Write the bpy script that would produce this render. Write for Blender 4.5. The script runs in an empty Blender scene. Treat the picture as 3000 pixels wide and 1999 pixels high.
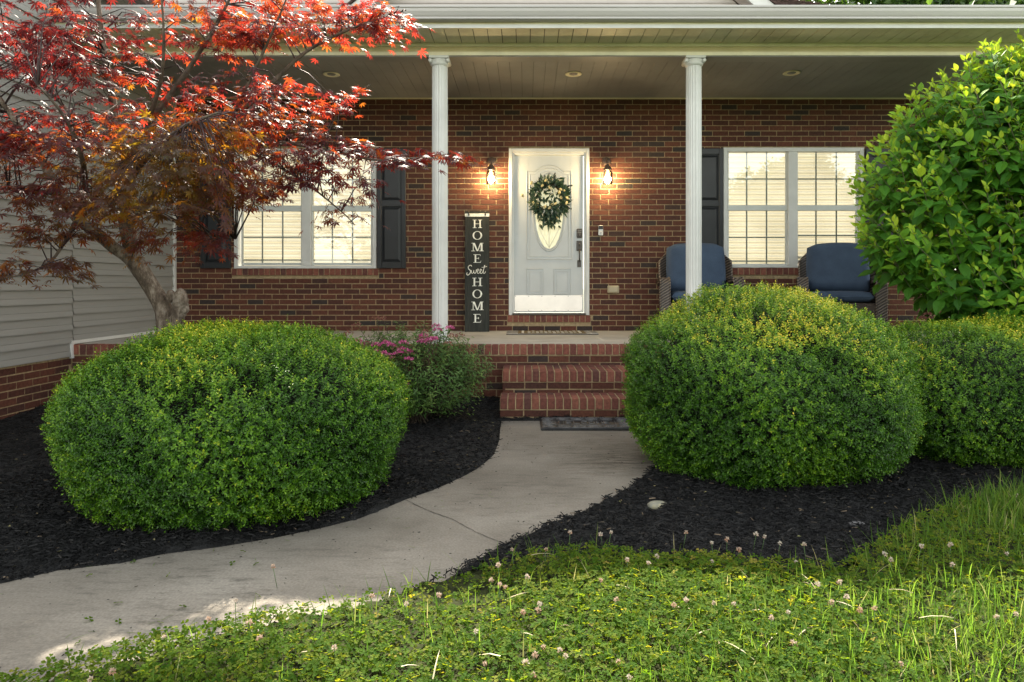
import bpy, math, random
import numpy as np
from mathutils import Vector, Matrix, noise

random.seed(7)
RNG = np.random.default_rng(11)
R = math.radians
scene = bpy.context.scene
COL = scene.collection

# ------------------------------------------------------------------ camera
F = 2050.0                       # focal length in photo pixels (3000 wide)
CX, CY, CZ = 1540.0, 834.0, 1.21  # vanishing point of the depth lines, eye height
cam_d = bpy.data.cameras.new("camera")
cam = bpy.data.objects.new("camera", cam_d)
COL.objects.link(cam)
cam.location = (0, 0, CZ)
cam.rotation_euler = (R(90), 0, 0)
cam_d.sensor_width = 36.0
cam_d.lens = F / 3000 * 36.0
cam_d.shift_x = (1500 - CX) / 3000
cam_d.shift_y = -(999.5 - CY) / 3000
cam_d.clip_start = 0.05
cam_d.clip_end = 2000
scene.camera = cam

# ------------------------------------------------------------------ light
SUN = Vector((-0.06, 1.0, 0.968)).normalized()     # towards the sun: behind the house
SUN_EL = math.asin(SUN.z)
SUN_AZ = math.atan2(SUN.x, SUN.y)
world = bpy.data.worlds.new("World")
scene.world = world
world.use_nodes = True
wn = world.node_tree.nodes
sky = wn.new("ShaderNodeTexSky")
sky.sky_type = 'NISHITA'
sky.sun_disc = False
sky.sun_elevation = SUN_EL
sky.sun_rotation = SUN_AZ
sky.air_density = 1.0
sky.dust_density = 1.2
sky.ozone_density = 0.6
bg = wn["Background"]
bg.inputs["Strength"].default_value = 0.15
hsv = wn.new("ShaderNodeHueSaturation")          # hazy summer sky, paler than clear blue
hsv.inputs["Saturation"].default_value = 0.38
world.node_tree.links.new(sky.outputs[0], hsv.inputs["Color"])
warm = wn.new("ShaderNodeMix")
warm.data_type = 'RGBA'
warm.blend_type = 'MULTIPLY'
warm.inputs[0].default_value = 1.0
warm.inputs[7].default_value = (1.0, 0.95, 0.83, 1)
world.node_tree.links.new(hsv.outputs[0], warm.inputs[6])
world.node_tree.links.new(warm.outputs[2], bg.inputs[0])
sun_d = bpy.data.lights.new("sun", 'SUN')
sun_d.energy = 3.8
sun_d.angle = R(0.53)
sun_d.color = (1.0, 0.90, 0.74)
sun = bpy.data.objects.new("sun", sun_d)
COL.objects.link(sun)
sun.rotation_euler = SUN.to_track_quat('Z', 'Y').to_euler()
sun.location = (3, 14, 16)

vs = scene.view_settings
vs.view_transform = 'Standard'
vs.look = 'None'
vs.gamma = 1.0
vs.exposure = 2.3

# ------------------------------------------------------------------ materials
def new_mat(name):
    m = bpy.data.materials.new(name)
    m.use_nodes = True
    nt = m.node_tree
    return m, nt, nt.nodes["Principled BSDF"], nt.nodes["Material Output"]

def N(nt, kind, **kw):
    n = nt.nodes.new(kind)
    for k, v in kw.items():
        if k.startswith("i_"):
            n.inputs[k[2:].replace("_", " ")].default_value = v
        else:
            setattr(n, k, v)
    return n

def ramp(nt, stops, fac=None, interp='LINEAR'):
    r = nt.nodes.new("ShaderNodeValToRGB")
    r.color_ramp.interpolation = interp
    els = r.color_ramp.elements
    while len(els) > 1:
        els.remove(els[-1])
    els[0].position, els[0].color = stops[0][0], tuple(stops[0][1]) + (1,)
    for p, c in stops[1:]:
        e = els.new(p)
        e.color = tuple(c) + (1,)
    if fac is not None:
        nt.links.new(fac, r.inputs[0])
    return r

def mapping(nt, scale=(1, 1, 1), rot=(0, 0, 0)):
    tc = nt.nodes.new("ShaderNodeTexCoord")
    mp = nt.nodes.new("ShaderNodeMapping")
    mp.inputs["Scale"].default_value = scale
    mp.inputs["Rotation"].default_value = rot
    nt.links.new(tc.outputs["Object"], mp.inputs[0])
    return mp.outputs[0]

def mixc(nt, a, b, fac, blend='MIX'):
    m = nt.nodes.new("ShaderNodeMix")
    m.data_type = 'RGBA'
    m.blend_type = blend
    for sock, v in ((m.inputs[0], fac), (m.inputs[6], a), (m.inputs[7], b)):
        if isinstance(v, (int, float)):
            sock.default_value = v
        elif isinstance(v, tuple):
            sock.default_value = v + (1,) if len(v) == 3 else v
        else:
            nt.links.new(v, sock)
    return m.outputs[2]

def paint(name, col, rough=0.5, var=0.06, scale=6.0, bump=0.0, spec=0.4, stretch=(1, 1, 1), dirt=None, metallic=0.0):
    """plain surface with slight mottling and optional dirt stain colour"""
    m, nt, b, out = new_mat(name)
    v = mapping(nt, stretch)
    n = N(nt, "ShaderNodeTexNoise", i_Scale=scale, i_Detail=6.0, i_Roughness=0.6)
    nt.links.new(v, n.inputs["Vector"])
    lo = tuple(max(0, c * (1 - 2.2 * var)) for c in col)
    hi = tuple(min(1, c * (1 + 1.6 * var)) for c in col)
    r = ramp(nt, [(0.3, lo), (0.7, hi)], n.outputs[0])
    c = r.outputs[0]
    if dirt:
        n2 = N(nt, "ShaderNodeTexNoise", i_Scale=scale * 0.35, i_Detail=8.0, i_Roughness=0.7)
        nt.links.new(v, n2.inputs["Vector"])
        r2 = ramp(nt, [(0.48, (0, 0, 0)), (0.72, (1, 1, 1))], n2.outputs[0])
        c = mixc(nt, c, dirt[0], N_mul(nt, r2.outputs[0], dirt[1]))
    nt.links.new(c, b.inputs["Base Color"])
    b.inputs["Roughness"].default_value = rough
    b.inputs["Specular IOR Level"].default_value = spec
    b.inputs["Metallic"].default_value = metallic
    if bump:
        bp = N(nt, "ShaderNodeBump", i_Strength=bump, i_Distance=0.01)
        nt.links.new(n.outputs[0], bp.inputs["Height"])
        nt.links.new(bp.outputs[0], b.inputs["Normal"])
    return m

def N_mul(nt, a, k):
    m = nt.nodes.new("ShaderNodeMath")
    m.operation = 'MULTIPLY'
    nt.links.new(a, m.inputs[0])
    m.inputs[1].default_value = k
    return m.outputs[0]

def brick_mat(name, stops, dust=0.25):
    m, nt, b, out = new_mat(name)
    at = N(nt, "ShaderNodeAttribute", attribute_name="rnd")
    r = ramp(nt, stops, at.outputs["Fac"])
    v = mapping(nt)
    n = N(nt, "ShaderNodeTexNoise", i_Scale=38.0, i_Detail=7.0, i_Roughness=0.65)
    nt.links.new(v, n.inputs["Vector"])
    r1 = ramp(nt, [(0.3, (0.62, 0.6, 0.6)), (0.7, (1.25, 1.2, 1.15))], n.outputs[0])
    c = mixc(nt, r.outputs[0], r1.outputs[0], 1.0, 'MULTIPLY')
    n2 = N(nt, "ShaderNodeTexNoise", i_Scale=9.0, i_Detail=9.0, i_Roughness=0.75)
    nt.links.new(v, n2.inputs["Vector"])
    r2 = ramp(nt, [(0.60, (0, 0, 0)), (0.78, (1, 1, 1))], n2.outputs[0])
    c = mixc(nt, c, (0.26, 0.2, 0.16), N_mul(nt, r2.outputs[0], dust))
    nt.links.new(c, b.inputs["Base Color"])
    b.inputs["Roughness"].default_value = 0.88
    b.inputs["Specular IOR Level"].default_value = 0.25
    bp = N(nt, "ShaderNodeBump", i_Strength=0.5, i_Distance=0.006)
    nt.links.new(n.outputs[0], bp.inputs["Height"])
    nt.links.new(bp.outputs[0], b.inputs["Normal"])
    return m

def leaf_mat(name, stops, tstops, attr="rnd", trans=0.4, rough=0.42, spec=0.45):
    """leaf: colour per leaf from an attribute, with light passing through the blade"""
    m, nt, b, out = new_mat(name)
    at = N(nt, "ShaderNodeAttribute", attribute_name=attr)
    r = ramp(nt, stops, at.outputs["Fac"])
    nt.links.new(r.outputs[0], b.inputs["Base Color"])
    b.inputs["Roughness"].default_value = rough
    b.inputs["Specular IOR Level"].default_value = spec
    at2 = N(nt, "ShaderNodeAttribute", attribute_name="tint")
    r2 = ramp(nt, tstops, at2.outputs["Fac"])
    t = nt.nodes.new("ShaderNodeBsdfTranslucent")
    nt.links.new(r2.outputs[0], t.inputs[0])
    mx = nt.nodes.new("ShaderNodeMixShader")
    mx.inputs[0].default_value = trans
    nt.links.new(b.outputs[0], mx.inputs[1])
    nt.links.new(t.outputs[0], mx.inputs[2])
    nt.links.new(mx.outputs[0], out.inputs[0])
    return m

def emit_mat(name, col, strength):
    m, nt, b, out = new_mat(name)
    b.inputs["Base Color"].default_value = tuple(col) + (1,)
    b.inputs["Emission Color"].default_value = tuple(col) + (1,)
    b.inputs["Emission Strength"].default_value = strength
    return m

def glass_mat(name, tint=(1, 1, 1), gloss_rough=0.02, fac_scale=1.0, extra=0.0):
    m, nt, b, out = new_mat(name)
    tr = N(nt, "ShaderNodeBsdfTransparent")
    tr.inputs[0].default_value = tint + (1,)
    gl = N(nt, "ShaderNodeBsdfGlossy")
    gl.inputs["Roughness"].default_value = gloss_rough
    fr = N(nt, "ShaderNodeFresnel")
    fr.inputs[0].default_value = 1.5
    ad = N(nt, "ShaderNodeMath", operation='MULTIPLY_ADD')
    nt.links.new(fr.outputs[0], ad.inputs[0])
    ad.inputs[1].default_value = fac_scale
    ad.inputs[2].default_value = extra
    mx = N(nt, "ShaderNodeMixShader")
    nt.links.new(ad.outputs[0], mx.inputs[0])
    nt.links.new(tr.outputs[0], mx.inputs[1])
    nt.links.new(gl.outputs[0], mx.inputs[2])
    nt.links.new(mx.outputs[0], out.inputs[0])
    return m

BRICK = [(0.0, (0.040, 0.033, 0.031)), (0.06, (0.048, 0.034, 0.030)), (0.085, (0.066, 0.032, 0.026)),
         (0.4, (0.086, 0.034, 0.025)), (0.75, (0.104, 0.040, 0.027)), (1.0, (0.130, 0.052, 0.034))]
BRICK_RED = [(0.0, (0.095, 0.048, 0.043)), (0.2, (0.15, 0.058, 0.046)), (0.7, (0.20, 0.074, 0.053)), (1.0, (0.25, 0.10, 0.07))]
M_brick = brick_mat("brick", BRICK, 0.26)
M_brick_red = brick_mat("rowlock_brick", BRICK_RED, 0.38)
M_mortar = paint("mortar", (0.36, 0.275, 0.16), 0.95, 0.14, 30.0, 0.5, 0.1, dirt=((0.16, 0.12, 0.09), 0.6))
M_white = paint("white_trim", (0.62, 0.62, 0.595), 0.4, 0.04, 4.0, 0.0, 0.4)
M_cream = paint("cream_trim", (0.80, 0.75, 0.54), 0.45, 0.06, 3.0, 0.0, 0.35, dirt=((0.42, 0.34, 0.18), 0.5))
M_beam = paint("tan_beam", (0.56, 0.48, 0.27), 0.5, 0.06, 3.0, 0.0, 0.3)
M_gutter = paint("gutter_paint", (0.46, 0.44, 0.43), 0.35, 0.04, 2.0, 0.0, 0.5, (0.4, 4, 4), dirt=((0.4, 0.36, 0.31), 0.35))
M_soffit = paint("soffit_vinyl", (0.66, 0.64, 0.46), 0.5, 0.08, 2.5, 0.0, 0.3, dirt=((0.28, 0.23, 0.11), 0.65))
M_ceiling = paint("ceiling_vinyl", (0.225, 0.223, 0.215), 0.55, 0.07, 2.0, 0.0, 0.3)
M_dark = paint("dark_gap", (0.07, 0.066, 0.058), 0.9)
M_siding = paint("vinyl_siding", (0.265, 0.263, 0.247), 0.5, 0.012, 5.0, 0.0, 0.3, (0.6, 0.25, 3))
M_siding_up = paint("upper_siding", (0.50, 0.45, 0.42), 0.55, 0.03, 4.0)
M_shingle = paint("shingles", (0.085, 0.055, 0.05), 0.95, 0.4, 14.0, 0.5, 0.1, (1, 2, 2))
M_black = paint("black_shutter", (0.016, 0.018, 0.021), 0.42, 0.1, 8.0, 0.0, 0.4)
M_bronze = paint("bronze_metal", (0.045, 0.034, 0.026), 0.4, 0.15, 10.0, 0.0, 0.5)
M_door = paint("door_paint", (0.48, 0.50, 0.50), 0.35, 0.03, 4.0, 0.0, 0.4)
M_plate = paint("kick_plate_metal", (0.78, 0.72, 0.68), 0.34, 0.05, 3.0, 0.0, 0.5, metallic=0.55)
M_floor = paint("porch_concrete", (0.46, 0.435, 0.38), 0.8, 0.09, 3.0, 0.15, 0.3, dirt=((0.26, 0.235, 0.19), 0.5))
M_glass = glass_mat("window_glass", (0.97, 0.98, 0.97), 0.015, 1.7)
M_jar = glass_mat("clear_glass", (0.98, 0.97, 0.94), 0.03, 1.0)
M_bulb = emit_mat("bulb_glow", (1.0, 0.74, 0.38), 105.0)
M_lampbody = paint("brown_lamp_metal", (0.11, 0.07, 0.05), 0.5, 0.15, 10.0, 0.0, 0.4)

# ------------------------------------------------------------------ mesh helpers
def link(name, me, parent=None, mats=()):
    o = bpy.data.objects.new(name, me)
    COL.objects.link(o)
    for m in mats:
        me.materials.append(m)
    if parent is not None:
        o.parent = parent
    return o

def thing(name, label, cat, loc=(0, 0, 0), rz=0.0, group=None):
    o = bpy.data.objects.new(name, None)
    COL.objects.link(o)
    o.empty_display_size = 0.2
    o.location = loc
    o.rotation_euler = (0, 0, rz)
    return tag(o, label, cat, group)

def tag(o, label=None, cat=None, group=None, kind=None):
    if label: o["label"] = label
    if cat: o["category"] = cat
    if group: o["group"] = group
    if kind: o["kind"] = kind
    return o

class MB:
    """collects boxes, tubes, lathes ... into ONE mesh"""
    def __init__(self, off=(0, 0, 0)):
        self.V, self.F, self.mi, self.sm, self.at = [], [], [], [], []
        self.M = None
        self.off = Vector(off)
    def add(self, vs, fs, mi=0, smooth=False, rnd=None):
        b = len(self.V)
        for v in vs:
            v = Vector(v)
            if self.M is not None:
                v = self.M @ v
            self.V.append(v - self.off)
        r = random.random() if rnd is None else rnd
        for f in fs:
            self.F.append([b + i for i in f])
            self.mi.append(mi)
            self.sm.append(smooth)
            self.at.append(r)
        return self
    def box(self, x0, x1, y0, y1, z0, z1, mi=0, rnd=None, j=0.0):
        q = (lambda: random.uniform(-j, j)) if j else (lambda: 0.0)
        v = [(x + q(), y + q() * 0.5, z + q()) for x in (x0, x1) for y in (y0, y1) for z in (z0, z1)]
        f = [(0, 1, 3, 2), (4, 6, 7, 5), (0, 4, 5, 1), (2, 3, 7, 6), (0, 2, 6, 4), (1, 5, 7, 3)]
        return self.add(v, f, mi, False, rnd)
    def bbox(self, x0, x1, y0, y1, z0, z1, c=0.006, mi=0):
        """box with chamfered edges"""
        hx, hy, hz = (x1 - x0) / 2, (y1 - y0) / 2, (z1 - z0) / 2
        c = min(c, hx * .9, hy * .9, hz * .9)
        m = Vector(((x0 + x1) / 2, (y0 + y1) / 2, (z0 + z1) / 2))
        pts, idx = [], {}
        for sx in (-1, 1):
            for sy in (-1, 1):
                for sz in (-1, 1):
                    for a in range(3):
                        d = [hx - c, hy - c, hz - c]
                        d[a] = (hx, hy, hz)[a]
                        idx[(sx, sy, sz, a)] = len(pts)
                        pts.append(m + Vector((sx * d[0], sy * d[1], sz * d[2])))
        fs = []
        for a in range(3):
            b_, c_ = (a + 1) % 3, (a + 2) % 3
            for s in (-1, 1):
                q = []
                for (p, r_) in ((-1, -1), (1, -1), (1, 1), (-1, 1)):
                    k = [0, 0, 0]; k[a], k[b_], k[c_] = s, p, r_
                    q.append(idx[(k[0], k[1], k[2], a)])
                fs.append(q if s > 0 else q[::-1])
            for p in (-1, 1):           # edges along a
                for r_ in (-1, 1):
                    k0 = [0, 0, 0]; k0[b_], k0[c_] = p, r_
                    A = list(k0); A[a] = -1; B = list(k0); B[a] = 1
                    q = [idx[(*A, b_)], idx[(*B, b_)], idx[(*B, c_)], idx[(*A, c_)]]
                    fs.append(q if p * r_ < 0 else q[::-1])
        for sx in (-1, 1):
            for sy in (-1, 1):
                for sz in (-1, 1):
                    q = [idx[(sx, sy, sz, 0)], idx[(sx, sy, sz, 1)], idx[(sx, sy, sz, 2)]]
                    fs.append(q if sx * sy * sz > 0 else q[::-1])
        return self.add(pts, fs, mi)
    def prism(self, poly, axis, a, b, mi=0, smooth=False):
        """polygon in the plane normal to axis, from a to b (axis 0: (y,z), 1: (x,z), 2: (x,y))"""
        n = len(poly)
        def P(p, t):
            return {0: (t, p[0], p[1]), 1: (p[0], t, p[1]), 2: (p[0], p[1], t)}[axis]
        vs = [P(p, a) for p in poly] + [P(p, b) for p in poly]
        fs = [list(range(n))[::-1], list(range(n, 2 * n))]
        fs += [(i, (i + 1) % n, n + (i + 1) % n, n + i) for i in range(n)]
        return self.add(vs, fs, mi, smooth)
    def tube(self, pts, rad, n=8, mi=0, cap=True, smooth=True, flat=1.0):
        pts = [Vector(p) for p in pts]
        if not hasattr(rad, '__len__'):
            rad = [rad] * len(pts)
        vs, fs = [], []
        ref = Vector((0.13, 0.31, 0.94))
        for i, p in enumerate(pts):
            d = (pts[min(i + 1, len(pts) - 1)] - pts[max(i - 1, 0)]).normalized()
            u = ref - d * ref.dot(d)
            if u.length < 1e-3:
                u = Vector((1, 0, 0)) - d * d.x
            u.normalize()
            ref = u
            w = d.cross(u)
            for k in range(n):
                a = 2 * math.pi * k / n
                vs.append(p + (u * math.cos(a) + w * math.sin(a) * flat) * rad[i])
        for i in range(len(pts) - 1):
            for k in range(n):
                k2 = (k + 1) % n
                fs.append((i * n + k, i * n + k2, (i + 1) * n + k2, (i + 1) * n + k))
        if cap:
            fs.append(tuple(range(n))[::-1])
            fs.append(tuple((len(pts) - 1) * n + k for k in range(n)))
        return self.add(vs, fs, mi, smooth)
    def lathe(self, prof, c, n=24, mi=0, axis='Z', smooth=True, sx=1.0, sy=1.0):
        c = Vector(c)
        vs, fs = [], []
        for (r, h) in prof:
            for k in range(n):
                a = 2 * math.pi * k / n
                x, y = r * math.cos(a) * sx, r * math.sin(a) * sy
                vs.append(c + (Vector((x, y, h)) if axis == 'Z' else Vector((x, -h, y))))
        m = len(prof)
        for i in range(m - 1):
            for k in range(n):
                k2 = (k + 1) % n
                fs.append((i * n + k, i * n + k2, (i + 1) * n + k2, (i + 1) * n + k))
        fs.append(tuple(range(n))[::-1])
        fs.append(tuple((m - 1) * n + k for k in range(n)))
        return self.add(vs, fs, mi, smooth)
    def ball(self, c, rx, ry, rz, n=12, m=8, mi=0, p=1.0, smooth=True):
        """ellipsoid, p<1 makes it boxier"""
        c = Vector(c)
        sg = lambda v: math.copysign(abs(v) ** p, v)
        vs, fs = [], []
        for i in range(m + 1):
            t = -math.pi / 2 + math.pi * i / m
            for k in range(n):
                a = 2 * math.pi * k / n
                vs.append(c + Vector((rx * sg(math.cos(t)) * sg(math.cos(a)), ry * sg(math.cos(t)) * sg(math.sin(a)), rz * sg(math.sin(t)))))
        for i in range(m):
            for k in range(n):
                k2 = (k + 1) % n
                fs.append((i * n + k, i * n + k2, (i + 1) * n + k2, (i + 1) * n + k))
        return self.add(vs, fs, mi, smooth)
    def quadstrip(self, A, B, mi=0, smooth=False):
        n = len(A)
        return self.add(list(A) + list(B), [(i, i + 1, n + i + 1, n + i) for i in range(n - 1)], mi, smooth)
    def build(self, name, mats, parent=None):
        me = bpy.data.meshes.new(name)
        me.from_pydata([tuple(v) for v in self.V], [], self.F)
        me.polygons.foreach_set("material_index", self.mi)
        me.polygons.foreach_set("use_smooth", self.sm)
        a = me.attributes.new("rnd", 'FLOAT', 'FACE')
        a.data.foreach_set("value", self.at)
        me.update()
        return link(name, me, parent, mats if isinstance(mats, (list, tuple)) else [mats])

def np_mesh(name, V, faces, attrs, mats, parent=None, smooth=False):
    """V (n,3); faces: list of (m,k) int arrays; attrs: dict name -> per-vertex floats"""
    me = bpy.data.meshes.new(name)
    me.vertices.add(len(V))
    me.vertices.foreach_set("co", np.ascontiguousarray(V, dtype=np.float32).ravel())
    li = np.concatenate([f.ravel() for f in faces]).astype(np.int32)
    tot = np.concatenate([np.full(len(f), f.shape[1]) for f in faces]).astype(np.int32)
    st = np.concatenate([[0], np.cumsum(tot)[:-1]]).astype(np.int32)
    me.loops.add(len(li))
    me.loops.foreach_set("vertex_index", li)
    me.polygons.add(len(tot))
    me.polygons.foreach_set("loop_start", st)
    me.polygons.foreach_set("use_smooth", np.full(len(tot), smooth))
    for k, v in attrs.items():
        a = me.attributes.new(k, 'FLOAT', 'POINT')
        a.data.foreach_set("value", np.ascontiguousarray(v, dtype=np.float32))
    me.update(calc_edges=True)
    return link(name, me, parent, mats if isinstance(mats, (list, tuple)) else [mats])

def unit(a):
    return a / np.maximum(np.linalg.norm(a, axis=-1, keepdims=True), 1e-9)

def leaves(name, P, D, Nn, L, W, tmpl, rnd, tint, mat, parent=None, bend=None, off=(0, 0, 0), smooth=False):
    """copies of a leaf template (verts u,v,w + faces) set at P, along D, facing Nn"""
    TV, TF = tmpl
    TV = np.array(TV, float)
    n, k = len(P), len(TV)
    D = unit(D)
    S = unit(np.cross(D, Nn))
    Nn = np.cross(S, D)
    L = np.broadcast_to(L, (n,)); W = np.broadcast_to(W, (n,))
    B = np.ones(n) if bend is None else bend
    V = (P[:, None, :] + D[:, None, :] * (TV[None, :, 0] * L[:, None])[..., None]
         + S[:, None, :] * (TV[None, :, 1] * W[:, None])[..., None]
         + Nn[:, None, :] * (TV[None, :, 2] * (L * B)[:, None])[..., None])
    V = V.reshape(-1, 3) - np.array(off)
    faces = []
    for sz in sorted({len(f) for f in TF}):
        ff = np.array([f for f in TF if len(f) == sz])
        faces.append((ff[None] + (np.arange(n) * k)[:, None, None]).reshape(-1, sz))
    return np_mesh(name, V, faces, {"rnd": np.repeat(rnd, k), "tint": np.repeat(tint, k)}, mat, parent, smooth)

def pip(x, y, poly):
    """points in polygon"""
    x = np.asarray(x); y = np.asarray(y)
    ins = np.zeros(x.shape, bool)
    n = len(poly)
    for i in range(n):
        x0, y0 = poly[i]; x1, y1 = poly[(i + 1) % n]
        if y0 == y1:
            continue
        c = ((y0 > y) != (y1 > y)) & (x < (x1 - x0) * (y - y0) / (y1 - y0) + x0)
        ins ^= c
    return ins

def fnoise(x, y, s, seed=0):
    """cheap smooth noise for arrays, about -1..1"""
    r = np.random.default_rng(seed)
    out = np.zeros(np.shape(x))
    for i in range(7):
        a = r.uniform(0, 2 * np.pi); f = s * r.uniform(0.6, 1.9); p = r.uniform(0, 6.28)
        out = out + np.sin((np.cos(a) * x + np.sin(a) * y) * f + p)
    return out / 3.5

def wpt(px, py, Y):
    """a measured point of the photograph at distance Y in metres"""
    s = F / Y
    return Vector(((px - CX) / s, Y, CZ - (py - CY) / s))

T_OVAL = ([(0, 0, 0), (.5, .5, .1), (1, 0, -.04), (.5, -.5, .1), (.5, 0, 0)], [(0, 3, 4), (0, 4, 1), (4, 3, 2), (1, 4, 2)])
T_LONG = ([(0, 0, 0), (.4, .5, .06), (1, 0, -.16), (.4, -.5, .06), (.4, 0, 0)], [(0, 3, 4), (0, 4, 1), (4, 3, 2), (1, 4, 2)])
def _broad():
    us = [0, .12, .32, .55, .78, .92, 1.0]; hw = [0, .26, .45, .46, .27, .10, 0]
    V, Fc = [], []
    for u, h in zip(us, hw):
        z = .06 * u - .30 * u * u
        V += [(u, -h, z + .18 * h), (u, 0, z), (u, h, z + .18 * h)]
    for i in range(len(us) - 1):
        a = i * 3
        Fc += [(a, a + 3, a + 4, a + 1), (a + 1, a + 4, a + 5, a + 2)]
    return V, Fc
T_BROAD = _broad()
def _maple():
    V = [(0.02, 0, 0)]; Fc = []
    for ang, ln in ((-118, .46), (-78, .72), (-38, .92), (0, 1.0), (38, .92), (78, .72), (118, .46)):
        a = R(ang); w = R(13)
        def P(r, t): return (r * math.cos(t), r * math.sin(t), -.28 * r * r)
        b = len(V)
        V += [P(.34 * ln, a - w * 1.25), P(.62 * ln, a - w * .72), P(ln, a), P(.62 * ln, a + w * .72), P(.34 * ln, a + w * 1.25)]
        Fc += [(0, b, b + 4), (b, b + 1, b + 3, b + 4), (b + 1, b + 2, b + 3)]
    return V, Fc
T_MAPLE = _maple()
def _clover():
    V, Fc = [], []
    for ang in (0, 120, 240):
        a = R(ang); c, s = math.cos(a), math.sin(a)
        for (u, v, w) in ((.03, 0, 0), (.55, .42, .12), (.98, .27, .05), (.90, 0, -.02), (.98, -.27, .05), (.55, -.42, .12), (.5, 0, 0)):
            V.append((u * c - v * s, u * s + v * c, w))
        b = len(V) - 7
        Fc += [(b, b + 6, b + 1), (b + 1, b + 6, b + 3, b + 2), (b, b + 5, b + 6), (b + 5, b + 4, b + 3, b + 6)]
    return V, Fc
T_CLOVER = _clover()
T_BLADE = ([(0, -.5, 0), (0, .5, 0), (.35, -.45, .05), (.35, .45, .05), (.7, -.32, .2), (.7, .32, .2), (1, 0, .42)],
           [(0, 2, 3, 1), (2, 4, 5, 3), (4, 6, 5)])
T_CHIP = ([(0, -.5, 0), (0, .5, 0), (1, -.4, 0), (1, .45, 0), (.05, -.15, .16), (.95, .1, .14)],
          [(0, 2, 5, 4), (1, 4, 5, 3), (0, 4, 1), (2, 3, 5)])
# ------------------------------------------------------------------ house
FW = 2050 / 223.0            # Y of the front brick wall, 9.19
FE = 2050 / 288.0            # Y of the porch edge, 7.12
FZ = 0.60                    # porch floor height
WX = -4.62                   # face of the siding wing
XR = 5.6                    # right end of the porch
CEIL = 3.66
def WXp(px): return (px - CX) / 223.0
def WZp(py): return CZ - (py - CY) / 223.0

house = thing("house", "single storey red brick house with a white columned porch and grey siding wing", "house", (0, FW, 0))
OFF = (0, FW, 0)
def hb(): return MB(OFF)

COURSE, PITCH, JOINT = 0.0692, 0.2108, 0.011
def brick_rows(put, u0, u1, z0, z1, holes, depth=0.0, phase=0.0):
    """running bond between u0..u1; put(ua, ub, za, zb, rnd) receives every brick"""
    nrow = int(math.ceil((z1 - z0) / COURSE))
    for r in range(nrow):
        za, zb = z0 + r * COURSE, min(z0 + (r + 1) * COURSE - JOINT, z1)
        if zb - za < 0.012:
            continue
        u = u0 - (0.5 * PITCH if r % 2 else 0) - phase - random.uniform(0, 0.012)
        while u < u1:
            ua, ub = max(u, u0), min(u + PITCH - JOINT, u1)
            u += PITCH
            segs = [(ua, ub)]
            for (hu0, hu1, hz0, hz1) in holes:
                if zb > hz0 + 0.008 and za < hz1 - 0.008:
                    ns = []
                    for (p, q) in segs:
                        if q <= hu0 or p >= hu1:
                            ns.append((p, q)); continue
                        if p < hu0: ns.append((p, hu0 - 0.004))
                        if q > hu1: ns.append((hu1 + 0.004, q))
                    segs = ns
            for (p, q) in segs:
                if q - p > 0.025:
                    put(p, q, za, zb, random.random())

# openings of the front wall: door, two windows (x0, x1, z0, z1)
DOOR = (WXp(1490.7), WXp(1726.4), WZp(923.5), WZp(435.4))
WIN_L = (WXp(686.5), WXp(1103), WZp(787), WZp(436))
WIN_R = (WXp(2119.4), WXp(2530.8), WZp(784.8), WZp(433))
SILLS = [(DOOR[0] - .02, DOOR[1] + .02, WZp(945), DOOR[2]),
         (WIN_L[0] - .03, WIN_L[1] + .03, WZp(808), WIN_L[2]), (WIN_R[0] - .03, WIN_R[1] + .03, WZp(806.5), WIN_R[2])]
HOLES = [DOOR, WIN_L, WIN_R]
mb = hb()
x0, x1, z0, z1 = WX, 5.47, FZ, CEIL
xs = sorted({x0, x1, *[h[0] for h in HOLES], *[h[1] for h in HOLES]})
zs = sorted({0.0, z1 + .3, *[h[2] for h in HOLES], *[h[3] for h in HOLES]})
for a, b in zip(xs, xs[1:]):
    for c, d in zip(zs, zs[1:]):
        mx_, mz_ = (a + b) / 2, (c + d) / 2
        if any(h[0] < mx_ < h[1] and h[2] < mz_ < h[3] for h in HOLES):
            continue
        mb.box(a, b, FW + 0.006, FW + 0.2, c, d, 1)
brick_rows(lambda p, q, a, b, r: mb.box(p, q, FW + random.uniform(-.0015, .0015), FW + 0.02, a, b, 0, r, 0.0014),
           x0 + .03, x1, z0 + .004, z1, HOLES + SILLS)
for (a, b, c, d) in SILLS:                       # rowlock sills under door and windows
    n = int(round((b - a) / 0.0722)); w = (b - a) / n
    for i in range(n):
        mb.box(a + i * w + .005, a + (i + 1) * w - .005, FW - .018, FW + .02, c + .006, d - .004, 2, None, 0.002)
    mb.box(a, b, FW - .012, FW + .012, c + .003, d - .006, 1)
# porch foundation: mortar core, brick face, rowlock edge
yf = FE
mb.box(WX, XR + .05, yf + .009, yf + .2, -.2, FZ - .1, 1)
brick_rows(lambda p, q, a, b, r: mb.box(p, q, yf + random.uniform(-.002, .002), yf + .02, a, b, 0, r, 0.0016),
           WX + .01, XR + .05, FZ - .108 - COURSE * 9, FZ - .108, [])
front_wall = mb.build("brick_wall", [M_brick, M_mortar, M_brick_red], house)

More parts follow.
